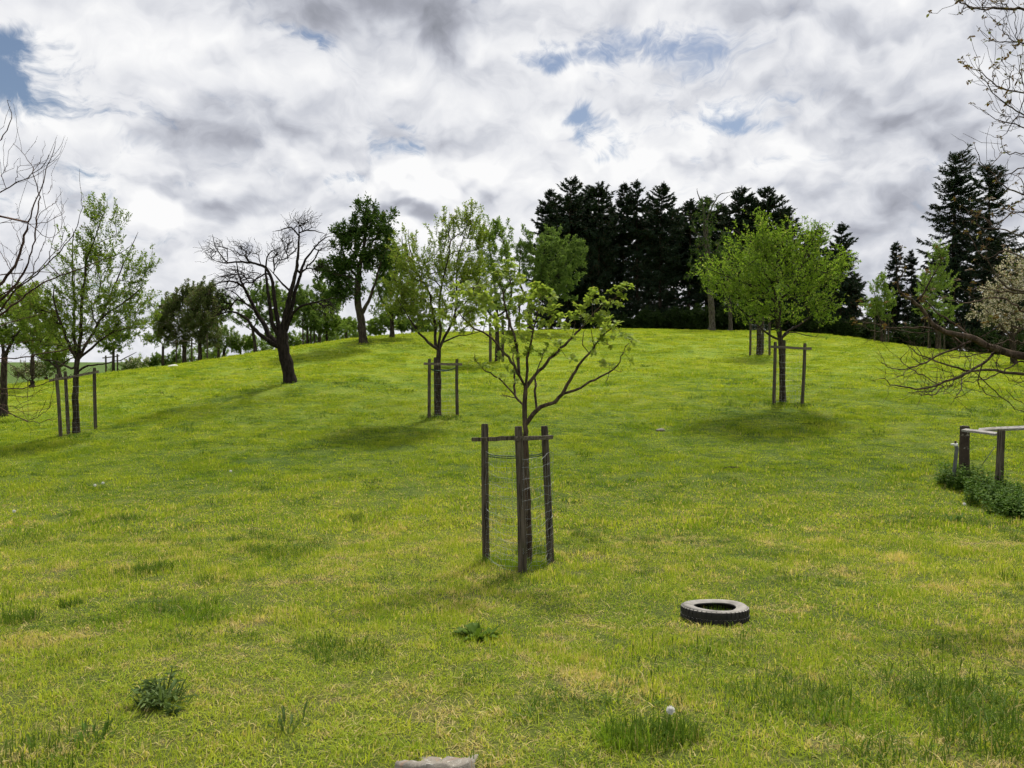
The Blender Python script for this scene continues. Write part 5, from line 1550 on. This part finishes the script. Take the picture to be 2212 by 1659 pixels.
for i in rng.choice(np.arange(40, nb_), 560):              # side twigs
    if sk.p[i][0] > 6.2 or sk.rmin[i] > 0.02: continue
    d = unit(rng.normal(0, 0.7, 3) + sk.dir[i] * 0.8 + np.array([-0.1, 0, 0.25]))
    c, L = i, rng.uniform(0.08, 0.34)
    for k in range(1, 5):
        c = sk.node(sk.p[i] + d * L * k / 4 + np.array([0, 0, 0.07 * L * k * k / 4]) + rng.normal(0, 0.008, 3), c, 0.0022)
    if sk.p[c][2] > 2.0 and rng.random() < 0.55: tipset.append((c, True))
sk.finish(0.002, 0.16)
mb = MB(); sk.mesh(mb); mb.build('trunk', M_BARK_PEAR, wt_)
wl = []
for k in range(4):
    o = rosette(rng, 6 + k, 0.060, 0.5).build('leaf_cluster', L_BRONZE)
    wl.append(o.data); bpy.data.objects.remove(o)
for i, (e_, leafy) in enumerate(tipset):
    if not leafy: continue
    o = bpy.data.objects.new('leaf_cluster', wl[i % 4])
    COL.objects.link(o); o.parent = wt_
    o.location = tuple((sk.P[e_] - wbase).tolist())
    o.rotation_euler = (rng.normal(0, 0.5), rng.normal(0, 0.5), rng.random() * 6.28)
    s_ = rng.uniform(0.45, 0.9)
    o.scale = (s_, s_, s_)

# ------------------------------------------------------------------ rail fence and pipe at the right
m_, t = mat('dark_log'); tc = t.n('ShaderNodeTexCoord')
n1 = t.noise(tc.outputs['Object'], 9.0, 5.0, 0.65)
lich = t.ss(t.noise(tc.outputs['Object'], 5.0, 3.0), 0.60, 0.66)
out(t, principled(t, t.mix(lich, t.mix(n1, (0.018, 0.013, 0.010), (0.085, 0.065, 0.05)), (0.30, 0.27, 0.22)), 0.9, 0.15, n1, 0.015)); M_LOG = m_
fb = on(2086, 16.0)
fence = empty('rail_fence', fb)
tag(fence, 'old timber rail fence with silvery planks above the nettles at the right edge', 'fence')
p1t = P(2084, 920, 16.0)
post(fence, fb - [0, 0, 0.1], p1t, 0.098, M_LOG, seed=71, sides=12)
yF = 14.9
f2, f3 = on(zF([(1140, 0)])[0][0], yF), on(zF([(1203, 0)])[0][0], yF + 0.25)
post(fence, f2 - [0, 0, 0.1], P(*zF([(1158, 368)])[0], yF), 0.046, M_POST, seed=72)
post(fence, f3 - [0, 0, 0.1], P(*zF([(1200, 372)])[0], yF + 0.25), 0.042, M_POST, seed=73)
plank(fence, P(*zF([(715, 372)])[0], 15.86), P(*zF([(1132, 424)])[0], 15.0), 0.125, 0.04, 'rail', M_SILVER, 74, 0.75)
plank(fence, P(*zF([(900, 372)])[0], 16.3), P(*zF([(1480, 345)])[0], 15.6), 0.10, 0.05, 'rail', M_SILVER, 75, 0.9)
plank(fence, P(*zF([(1440, 347)])[0], 15.66), P(*zF([(2600, 300)])[0], 14.4), 0.10, 0.05, 'rail', M_SILVER, 76, 0.9)
f4 = on(2290, 14.7); post(fence, f4 - [0, 0, 0.1], f4 + [0, 0, 1.05], 0.05, M_POST, seed=77)
mb = MB()
a, b = P(*zF([(1095, 585)])[0], 15.3), P(*zF([(905, 850)])[0], 15.9)
mb.tube([a, (a + b) / 2 - [0, 0, 0.01], b], 0.009, 4)
mb.build('brace_wire', M_WIRE, fence)
m_, t = mat('grey_pipe'); tc = t.n('ShaderNodeTexCoord')
out(t, principled(t, t.mix(t.noise(tc.outputs['Object'], 12.0, 4.0), (0.035, 0.04, 0.04), (0.15, 0.16, 0.16)), 0.5, 0.4)); M_PIPE = m_
m_, t = mat('white_cap'); out(t, principled(t, (0.72, 0.72, 0.70), 0.5, 0.4)); M_CAP = m_
pb = on(2061, 15.5)
pipe = empty('water_pipe', pb)
tag(pipe, 'leaning grey standpipe with a pale cap beside the thick fence log', 'standpipe')
pt = P(*zF([(625, 600)])[0], 15.5)
mb = MB(); mb.tube([pb - [0, 0, 0.1], pb + (pt - pb) * 0.5, pt, pt + [-0.02, 0, 0.05]], 0.036, 10); mb.build('pipe', M_PIPE, pipe)
mb = MB(); mb.tube([pt + [-0.02, 0, 0.045], pt + [-0.03, 0, 0.10]], [0.044, 0.04], 10); mb.tube([pt + [-0.04, 0, 0.085], pt + [-0.12, 0, 0.08]], [0.016, 0.02], 8); mb.build('cap', M_CAP, pipe)
mb = MB(); mb.tube([pt + [-0.03, 0, 0.10], pt + [-0.03, 0, 0.15]], 0.022, 8); mb.build('valve', M_LOG, pipe)


# ------------------------------------------------------------------ nettles round the fence foot
def nettle_clump(label, pts, seed, n=60, h=(0.25, 0.55)):
    rg = np.random.default_rng(seed)
    o0 = np.mean([on(px, Y) for px, Y, r in pts], 0)
    root = empty('nettle_clump', o0)
    tag(root, label, 'nettles', 'nettles round the fence')
    ms_ = MB(); VV, TT, k0 = [], [], 0
    for px, Y, r in pts:
        c = on(px, Y)
        for i in range(n):
            a, rr = rg.random() * 6.28, r * math.sqrt(rg.random())
            b = np.array([c[0] + rr * math.cos(a), c[1] + rr * math.sin(a), 0]); b[2] = g1(b[0], b[1]) - 0.02
            H = rg.uniform(*h) * (1.1 - 0.5 * (rr / r) ** 2)
            ln = rg.normal(0, 0.12, 2) + 0.25 * rr / r * np.array([math.cos(a), math.sin(a)])
            tp = b + [ln[0] * H, ln[1] * H, H]
            ms_.tube([b, (b + tp) / 2 + [0, 0, 0.01], tp], [0.004, 0.0035, 0.002], 3, cap=False)
            m = int(H / 0.035) * 2 + 4
            u = np.sort(rg.uniform(0.2, 1.0, m))
            p_ = b + (tp - b) * u[:, None]
            th = np.arange(m) * 1.7 + rg.normal(0, 0.4, m)
            d = unit(np.stack([np.cos(th), np.sin(th), rg.uniform(-0.5, 0.35, m)], 1))
            L = rg.uniform(0.05, 0.10, m) * (1.15 - 0.5 * u)
            V, T = leaf_arrays(p_, d, unit(np.array([0, 0, 1.0]) + rg.normal(0, 0.3, (m, 3))), L, L * 0.55, 0.08)
            VV.append(V); TT.append(T + k0); k0 += len(V)
    ms_.build('stems', L_WEED, root)['kind'] = 'stuff'
    put_leaves('leaves', (np.concatenate(VV), np.concatenate(TT)), L_NETTLE, root)
    return root


nettle_clump('dark nettle clump at the foot of the thick fence log', [(2075, 15.6, 0.42), (2110, 15.2, 0.45), (2145, 14.8, 0.42)], 501, 62)
nettle_clump('brighter nettle clump in front of the forked fence post', [(2150, 14.0, 0.45), (2195, 13.8, 0.5), (2240, 14.2, 0.5)], 502, 70, (0.25, 0.5))
nettle_clump('dark nettles spilling downhill at the right picture edge', [(2205, 13.0, 0.42), (2250, 12.8, 0.5), (2290, 13.6, 0.5)], 503, 70, (0.25, 0.5))

# ------------------------------------------------------------------ old tyre lying in the grass
m_, t = mat('weathered_rubber'); tc = t.n('ShaderNodeTexCoord')
n1 = t.noise(tc.outputs['Object'], 14.0, 5.0, 0.6)
n2 = t.noise(tc.outputs['Object'], 4.0, 4.0, 0.6)
gg = t.n('ShaderNodeNewGeometry'); sp_ = t.n('ShaderNodeSeparateXYZ'); t.put(sp_.inputs[0], gg.outputs['Normal'])
dust = t.m('MULTIPLY', t.ss(sp_.outputs[2], 0.35, 0.85), t.ss(n2, 0.2, 0.6, 0.45, 1.0))     # dried mud settles on the upper side
out(t, principled(t, t.mix(dust, t.mix(n1, (0.014, 0.013, 0.013), (0.035, 0.033, 0.031)), t.mix(n1, (0.17, 0.16, 0.145), (0.37, 0.35, 0.325))), 0.85, 0.3, n1, 0.004)); M_RUB = m_
tc0 = hit(1548, 1350)
tyre_base = on(1548, tc0[1] + 0.24)
tyre = empty('old_tyre', tyre_base)
tag(tyre, 'worn black car tyre with a dusty sidewall lying flat in the grass', 'tyre')
R0, HW = 0.312, 0.098
prof = [(0.190, 0.062), (0.196, 0.078), (0.205, 0.083), (0.212, 0.079), (0.218, 0.087), (0.245, 0.098), (0.262, 0.1015), (0.270, 0.0985), (0.284, 0.0985), (0.290, 0.094), (0.302, 0.080), (0.309, 0.055), (0.312, 0.02)]
prof = prof + [(r, -z) for r, z in prof[::-1]]
inner = [(0.196, -0.052), (0.23, -0.075), (0.28, -0.06), (0.296, 0.0), (0.28, 0.06), (0.23, 0.075), (0.196, 0.052)]
prof = np.array(prof + inner)
ns = 96
th = np.arange(ns) / ns * 2 * np.pi
v = np.zeros((ns, len(prof), 3))
v[..., 0] = prof[None, :, 0] * np.cos(th)[:, None]
v[..., 1] = prof[None, :, 0] * np.sin(th)[:, None]
v[..., 2] = prof[None, :, 1] * 0.74
v[..., 2] += 0.006 * np.sin(th * 2 + 1)[:, None]
kp = len(prof)
ff = [(i * kp + j, ((i + 1) % ns) * kp + j, ((i + 1) % ns) * kp + (j + 1) % kp, i * kp + (j + 1) % kp) for i in range(ns) for j in range(kp)]
slope = (g1(tyre_base[0], tyre_base[1] + 0.3) - g1(tyre_base[0], tyre_base[1] - 0.3)) / 0.6
ctr = tyre_base + np.array([0, 0, 0.060])


def tilt(vv):
    vv = np.asarray(vv, float).reshape(-1, 3).copy()
    vv[:, 2] += vv[:, 1] * slope
    vv *= 0.97
    return vv + ctr


mb = MB(); mb.add(tilt(v), ff); mb.build('carcass', M_RUB, tyre)
lug = None
for i in range(44):                                       # shoulder blocks of the tread
    for sgn in (1, -1):
        a = i / 44 * 2 * math.pi + (0.07 if sgn < 0 else 0)
        da = 0.052
        vv = []
        for (r, z) in ((0.300, 0.086), (0.3135, 0.077), (0.3185, 0.050), (0.3185, 0.016), (0.306, 0.016)):
            for s_ in (-da, da):
                vv.append((r * math.cos(a + s_), r * math.sin(a + s_), sgn * z * 0.74))
        mb = MB()
        mb.add(tilt(vv), [(0, 1, 3, 2), (2, 3, 5, 4), (4, 5, 7, 6), (6, 7, 9, 8), (0, 2, 4, 6, 8), (9, 7, 5, 3, 1)])
        mb.build('tread_block', M_RUB, tyre, smooth=False)

# ------------------------------------------------------------------ stone slab at the bottom edge
m_, t = mat('lichened_stone'); tc = t.n('ShaderNodeTexCoord')
n1 = t.noise(tc.outputs['Object'], 7.0, 6.0, 0.65, 0.6)
n2 = t.noise(tc.outputs['Object'], 26.0, 5.0, 0.7)
n3 = t.noise(tc.outputs['Object'], 3.2, 4.0, 0.6, 1.0)
col = t.mix(n1, (0.13, 0.115, 0.095), (0.30, 0.275, 0.24))
col = t.mix(t.m('MULTIPLY', t.ss(n3, 0.52, 0.62), 0.55), col, (0.26, 0.15, 0.09))
col = t.mix(t.m('MULTIPLY', t.ss(n2, 0.56, 0.68), 0.7), col, (0.50, 0.50, 0.46))
out(t, principled(t, col, 0.92, 0.2, t.m('ADD', n1, t.m('MULTIPLY', n2, 0.4)), 0.02)); M_STONE = m_
rg = np.random.default_rng(91)
sY = 3.86
outl = [P(858, 1664, sY - 0.06), P(872, 1653, sY), P(900, 1645, sY + .03), P(960, 1636, sY + .05), P(1010, 1632, sY + .06), P(1033, 1634, sY + .03), P(1037, 1645, sY - .03), P(1030, 1664, sY - .12)]
top = np.array(outl)
zt0 = top[:, 2].copy()
front = np.array([[top[-1, 0] - 0.02, 3.42, 0], [top[-1, 0] - 0.2, 3.30, 0], [top[0, 0] + 0.16, 3.32, 0], [top[0, 0] + 0.04, 3.5, 0]])
front[:, 2] = g1(-0.4, 3.4) + np.array([0.13, 0.13, 0.11, 0.10])
poly_ = np.vstack([top, front])
dense = []
for i in range(len(poly_)):
    a, b = poly_[i], poly_[(i + 1) % len(poly_)]
    for k in range(5):
        dense.append(a + (b - a) * k / 5 + rg.normal(0, 0.004, 3))
dense = np.array(dense)
cen = dense.mean(0)
rings = [(-0.22, 1.02), (-0.05, 1.02), (-0.012, 1.0), (0.0, 0.965), (0.0, 0.8), (0.0, 0.55), (0.0, 0.28)]
v, ff, m = [], [], len(dense)
A_ = np.c_[dense[:, :2] - cen[:2], np.ones(m)]
pl = np.linalg.lstsq(A_, dense[:, 2], rcond=None)[0]          # the slab's top is one gently tilted plane
for k, (dz_, s_) in enumerate(rings):
    rr = cen + (dense - cen) * s_
    rr[:, 2] = (rr[:, :2] - cen[:2]) @ pl[:2] + pl[2] + dz_ + 0.015 + rg.normal(0, 0.0035, m) + 0.012 * np.sin(rr[:, 0] * 23 + 2 * rr[:, 1] * 9)
    v.append(rr)
for k in range(len(rings) - 1):
    for j in range(m):
        ff.append((k * m + j, k * m + (j + 1) % m, (k + 1) * m + (j + 1) % m, (k + 1) * m + j))
ff.append(tuple((len(rings) - 1) * m + j for j in range(m)))
mb = MB(); mb.add(np.concatenate(v), ff)
tag(mb.build('flat_stone', M_STONE), 'flat weathered grey-brown stone slab at the bottom picture edge', 'stone')
mb_ = bpy.data.objects['flat_stone']
for (px, py, s_, lb) in [(1426, 931, 0.10, 'small pale stone lying on the slope right of the nearest tree'), (374, 793, 0.22, 'white stone at the meadow edge under the olive-brown trees')]:
    q = hit(px, py)
    bm_v = unit(np.random.default_rng(px).normal(0, 1, (14, 3)))
    import bmesh
    bm = bmesh.new(); bmesh.ops.create_icosphere(bm, subdivisions=2, radius=s_)
    for vv in bm.verts:
        n = 1 + 0.18 * math.sin(vv.co.x * 31 / s_ * 0.1 + vv.co.y * 17 / s_ * 0.1)
        vv.co = mathutils.Vector((vv.co.x * n * 1.3, vv.co.y * n, vv.co.z * 0.45 * n))
    me_ = bpy.data.meshes.new('pale_stone'); bm.to_mesh(me_); bm.free()
    o = finish('pale_stone', me_, M_STONE if s_ < 0.2 else M_CAP); o.location = tuple(q + [0, 0, s_ * 0.25]); tag(o, lb, 'stone')

# ------------------------------------------------------------------ tussocks and weeds
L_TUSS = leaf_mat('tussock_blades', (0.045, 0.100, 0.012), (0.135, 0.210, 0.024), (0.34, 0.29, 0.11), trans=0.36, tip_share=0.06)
L_TUSS2 = leaf_mat('fresh_tussock_blades', (0.105, 0.205, 0.014), (0.25, 0.35, 0.028), (0.34, 0.34, 0.09), trans=0.45, tip_share=0.05)


def tussock(label, px, py, r, n, h, seed, lm=None, lean=0.7, w=(0.004, 0.008)):
    rg = np.random.default_rng(seed)
    q = hit(px, py)
    V, T = blades(n, r, h * 0.6, h, w[0], w[1], lean, rg, 3)
    V[:, 2] += gz(V[:, 0] + q[0], V[:, 1] + q[1])
    V[:, 0] += q[0]; V[:, 1] += q[1]
    o = finish('grass_tussock', tri_mesh('grass_tussock', V, T), lm or L_TUSS)
    tag(o, label, 'grass tussock', 'coarse grass tussocks in the turf')
    o['kind'] = 'thing'
    return o


TS = [(612, 1195, .40, 420, .20, 0, 1.1, 'wide flopped blue-green tussock left of the nearest guard'), (548, 1190, .25, 240, .16, 0, 1.0, 'small tussock adjoining the wide flopped one'), (335, 1232, .22, 260, .22, 0, .8, 'spiky tussock in the rough turf at left'), (285, 1240, .28, 260, .16, 0, 1.0, 'flat tussock just left of the spiky one'),
      (455, 1262, .20, 200, .14, 0, .8, 'small dark tussock below the spiky one'), (345, 1335, .55, 700, .15, 1, .5, 'broad fresh green grass patch at left'), (440, 1335, .3, 300, .13, 1, .5, 'right end of the broad fresh grass patch'), (35, 1345, .2, 220, .22, 0, .5, 'dark upright tuft near the left edge'),
      (150, 1310, .12, 130, .16, 0, .5, 'small dark tuft near the left edge'), (20, 1172, .5, 420, .16, 0, .7, 'dark green coarse patch at the left edge'), (1390, 1600, .22, 420, .20, 0, .45, 'tall lush tuft behind the dandelion clock'), (1345, 1608, .16, 240, .16, 1, .45, 'shorter lush tuft left of the dandelion clock'),
      (1475, 1590, .13, 160, .18, 0, .45, 'lush tuft right of the dandelion clock'), (755, 1415, .30, 330, .16, 0, .7, 'dark green tuft below the wide flopped tussock'), (690, 1400, .22, 240, .14, 0, .7, 'low tuft beside the dark green one'), (1720, 1525, .40, 420, .18, 0, .8, 'coarse green patch below the tyre at right'),
      (2050, 1515, .36, 420, .22, 0, .8, 'grey-green seeding tussock in the lower right corner area'), (2150, 1610, .3, 360, .24, 0, .8, 'dark tussock in the bottom right corner'), (1850, 1560, .25, 260, .17, 1, .6, 'fresh green tuft between the coarse lower right patches'), (90, 1640, .3, 360, .14, 0, .6, 'dark tuft in the bottom left corner'),
      (1060, 1215, .20, 220, .22, 1, .5, 'long uncut grass at the left post of the nearest guard'), (1130, 1225, .28, 380, .24, 1, .5, 'long uncut grass round the trunk in the nearest guard'), (1150, 1200, .22, 260, .34, 0, .35, 'tall dark grass stems inside the nearest guard'), (1195, 1212, .12, 120, .18, 1, .5, 'uncut grass at the right post of the nearest guard'),
      (1100, 1262, .35, 380, .14, 0, .7, 'dark blades standing in for the tree shadow just below the nearest guard'), (934, 903, .45, 260, .20, 0, .6, 'long grass at the foot of the guard left of the nearest one'), (975, 905, .35, 180, .16, 0, .6, 'long grass at the right foot of that same left guard'), (1690, 876, .55, 320, .17, 0, .6, 'long grass under the broad bright green tree'), (1735, 876, .3, 150, .18, 0, .6, 'long grass at the right post of the broad tree guard'),  # first patch here is dark grass put in for the nearest tree's shadow
      (1640, 771, .8, 260, .18, 1, .6, 'long grass round the slim uphill guard'), (165, 945, .5, 260, .17, 0, .6, 'long grass at the foot of the tree near the left edge'), (625, 826, .3, 160, .16, 0, .6, 'grass tuft at the foot of the dead tree'), (735, 829, .3, 130, .15, 0, .7, 'lone dark tuft right of the dead tree'), (850, 745, 1.6, 500, .22, 0, .6, 'rough grass patch on the crest right of the dark tree'),
      (1745, 1060, .12, 60, .1, 0, .7, 'tiny tuft on the lower slope at right'), (2070, 1125, .35, 300, .14, 0, .8, 'weedy green patch below the nettles'), (205, 1058, .25, 150, .14, 0, .7, 'tuft with dandelions on the slope at left'), (1545, 1362, .34, 150, .11, 1, .4, 'grass blades standing up before the tyre')]
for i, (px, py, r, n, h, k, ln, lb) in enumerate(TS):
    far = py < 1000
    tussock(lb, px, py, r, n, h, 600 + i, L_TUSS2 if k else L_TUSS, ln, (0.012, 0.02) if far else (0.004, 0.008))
# inside the tyre
tussock('thin grass growing up through the tyre hole', 1548, 1332, 0.15, 70, 0.15, 690, L_TUSS2, 0.3)

vr = np.random.default_rng(8)
ct = [blades(46, 0.13, 0.06, 0.15, 0.004, 0.008, 0.9, vr, 3) for _ in range(5)]
cf = [blades(50, 0.24, 0.08, 0.17, 0.010, 0.018, 0.9, vr) for _ in range(5)]
sward('coarse_grass', 3.0, 13.0, 12, ct, 1.0, 'scattered coarse darker grass tufts in the near turf', 31, L_TUSS, 0.62)
sward('coarse_grass', 13.0, 56.0, 2.6, cf, 0.9, 'scattered coarse darker grass tufts over the slope', 32, L_TUSS, 0.62)


def rosette_weed(name, label, cat, px, py, n, L, mt, seed, h=0.12, narrow=0.34, stems=0, group='weeds in the turf'):
    rg = np.random.default_rng(seed)
    q = hit(px, py)
    q[2] = g1(q[0], q[1])
    root = empty(name, q); tag(root, label, cat, group)
    for k in range(n):
        a = k * 2.4 + rg.normal(0, 0.3); l = L * rg.uniform(0.6, 1.2)
        h_ = np.array([math.cos(a), math.sin(a), 0]); s = np.array([-math.sin(a), math.cos(a), 0])
        el_ = rg.uniform(0.3, 1.3); rr = rg.uniform(0, 0.10)
        v = []
        for u, ww in ((0, .12), (.25, .5), (.5, 1), (.75, .8), (1, .05)):
            wv_ = 1 + 0.25 * math.sin(u * 14 + k)
            c = q + h_ * (rr + l * u * math.cos(el_) + 0.2 * l * u * u) + np.array([0, 0, 1.0]) * (l * (u * math.sin(el_) - 0.5 * u * u) + rg.uniform(0, h) * u)
            v += [c - s * l * narrow * ww * wv_ / 2, c - [0, 0, .01 * ww], c + s * l * narrow * ww * wv_ / 2]
        mb = MB(); mb.add(v, [f for i in range(4) for f in ((i * 3, i * 3 + 1, i * 3 + 4, i * 3 + 3), (i * 3 + 1, i * 3 + 2, i * 3 + 5, i * 3 + 4))])
        mb.build('leaf', mt, root)
    for k in range(stems):
        a, b = q + [rg.normal(0, .08), rg.normal(0, .08), 0], None
        tp = a + [rg.normal(0, .05), rg.normal(0, .05), rg.uniform(.06, .15)]
        mb = MB(); mb.tube([a, (a + tp) / 2, tp], [.005, .004, .003], 4); mb.build('stem', mt, root)
        m = 22
        u = rg.uniform(.15, 1, m); th_ = rg.random(m) * 6.28
        d = unit(np.stack([np.cos(th_), np.sin(th_), rg.uniform(-.2, .8, m)], 1)); l = rg.uniform(.04, .11, m) * (1.2 - .6 * u)
        put_leaves('leaves', leaf_arrays(a + (tp - a) * u[:, None], d, unit(rg.normal(0, .5, (m, 3)) + [0, 0, 1.0]), l, l * .25, .1), mt, root)
    return root


rosette_weed('dock_plant', 'broad-leaved dark green dock plant in the turf below the nearest guard', 'weed', 1030, 1380, 46, 0.13, L_TUSS, 701, h=0.05, narrow=0.40)
rosette_weed('thistle', 'blue-grey spiky thistle standing in the lower left turf', 'weed', 355, 1525, 44, 0.13, L_THISTLE, 702, narrow=0.16, stems=9)
rosette_weed('dock_plant', 'small dark dock seedling under the fresh green patch at left', 'weed', 205, 1600, 14, 0.055, L_WEED, 703)
rosette_weed('dock_plant', 'small grey-green weed near the bottom centre left', 'weed', 625, 1580, 14, 0.055, L_THISTLE, 704)
rosette_weed('dock_plant', 'weed with broad leaves just downhill of the nettles', 'weed', 2060, 1128, 14, 0.14, L_WEED, 705)

# dandelion clocks
m_, t = mat('dandelion_fluff'); b_ = t.n('ShaderNodeBsdfDiffuse'); b_.inputs[0].default_value = (0.80, 0.80, 0.77, 1); t2 = t.n('ShaderNodeBsdfTranslucent'); t2.inputs[0].default_value = (0.8, 0.8, 0.77, 1); mx = t.n('ShaderNodeMixShader'); t.t.links.new(b_.outputs[0], mx.inputs[1]); t.t.links.new(t2.outputs[0], mx.inputs[2]); out(t, mx.outputs[0]); M_FLUFF = m_
for i, (px, py, h, r, lb) in enumerate([(1446, 1592, 0.14, 0.024, 'white dandelion clock standing before the tall lush tuft'), (205, 1062, 0.13, 0.03, 'dandelion clock in the tuft on the slope at left'), (222, 1056, 0.12, 0.03, 'dandelion clock just right of another on the left slope'), (30, 1120, 0.12, 0.028, 'dandelion clock near the left edge'), (2082, 1105, 0.13, 0.028, 'dandelion clock below the nettles'), (498, 1030, 0.12, 0.03, 'tiny dandelion clock on the slope below the dead tree')]):
    q = hit(px, py); q[2] = g1(q[0], q[1])
    root = empty('dandelion_clock', q); tag(root, lb, 'dandelion', 'dandelion clocks')
    tp = q + [0.006, 0, h]
    mb = MB(); mb.tube([q - [0, 0, .01], (q + tp) / 2 + [.004, 0, 0], tp], 0.0022, 5); mb.build('stem', L_TUSS2, root)
    rg = np.random.default_rng(i); n = 420
    d = unit(rg.normal(0, 1, (n, 3)))
    put_leaves('seed_head', leaf_arrays(tp + d * r * 0.25, d, unit(rg.normal(0, 1, (n, 3))), np.full(n, r * 0.8), np.full(n, r * 0.14), 0.02), M_FLUFF, root)
# seed stalks of taller grass in the foreground
def stalks(label, px, py, n, r, h, seed):
    rg = np.random.default_rng(seed); q = hit(px, py); mb = MB()
    for k in range(n):
        b = np.array([q[0] + rg.normal(0, r), q[1] + rg.normal(0, r), 0]); b[2] = g1(b[0], b[1])
        H = h * rg.uniform(.6, 1.1); l = rg.normal(0, .10, 2)
        tp = b + [l[0] * H, l[1] * H, H]
        mb.tube([b, b + (tp - b) * .5 + [0, 0, .004], b + (tp - b) * .8, b + (tp - b) * .86, b + (tp - b) * .95, tp], [.0016, .0014, .0012, .0042, .0036, .0008], 4, cap=False)
    o = mb.build('grass_stalks', L_TUSS); tag(o, label, 'grass', 'seed stalks'); o['kind'] = 'stuff'


stalks('thin upright seed stalks below the tyre', 1455, 1480, 9, 0.22, 0.30, 801)
stalks('thin seed stalks over the seeding tussock at lower right', 2045, 1500, 16, 0.25, 0.30, 802)
stalks('thin seed stalks at the left edge', 60, 1330, 10, 0.3, 0.25, 803)
stalks('thin seed stalks left of the nearest guard', 870, 1250, 8, 0.4, 0.22, 804)

# far fence in the field at left
ff_ = on(95, 66.0)
froot = empty('wire_fence', ff_); tag(froot, 'low post and wire fence far off in the field at left', 'fence')
pts_ = []
for i, px in enumerate((40, 62, 84, 106, 128, 150, 172)):
    b = on(px, 66.0 + 0.3 * i); post(froot, b - [0, 0, .1], b + [0, 0, 1.15], 0.055, seed=900 + i, sides=6); pts_.append(b)
for h in (0.5, 1.0):
    mb = MB(); mb.tube([b + [0, 0, h] for b in pts_], 0.012, 3); mb.build('wire', M_WIRE, froot)

# a broken twig lying on the slope
q = hit(1585, 1016)
mb = MB()
u = np.linspace(0, 1, 7)
for a0, a1, bend in (([-0.22, 0.05, 0.03], [0.10, -0.02, 0.05], 0.04), ([-0.02, 0.02, 0.05], [0.20, 0.10, 0.03], 0.03), ([-0.06, 0.02, 0.05], [-0.02, -0.10, 0.07], 0.02)):
    a0, a1 = q + np.array(a0), q + np.array(a1)
    mb.tube(a0 + (a1 - a0) * u[:, None] + np.array([0, 0, 1.0]) * (bend * np.sin(np.pi * u))[:, None], 0.012 * (1 - 0.6 * u), 5)
tag(mb.build('fallen_twig', M_BARK_GREY), 'broken grey twig lying on the grass of the lower slope', 'twig')
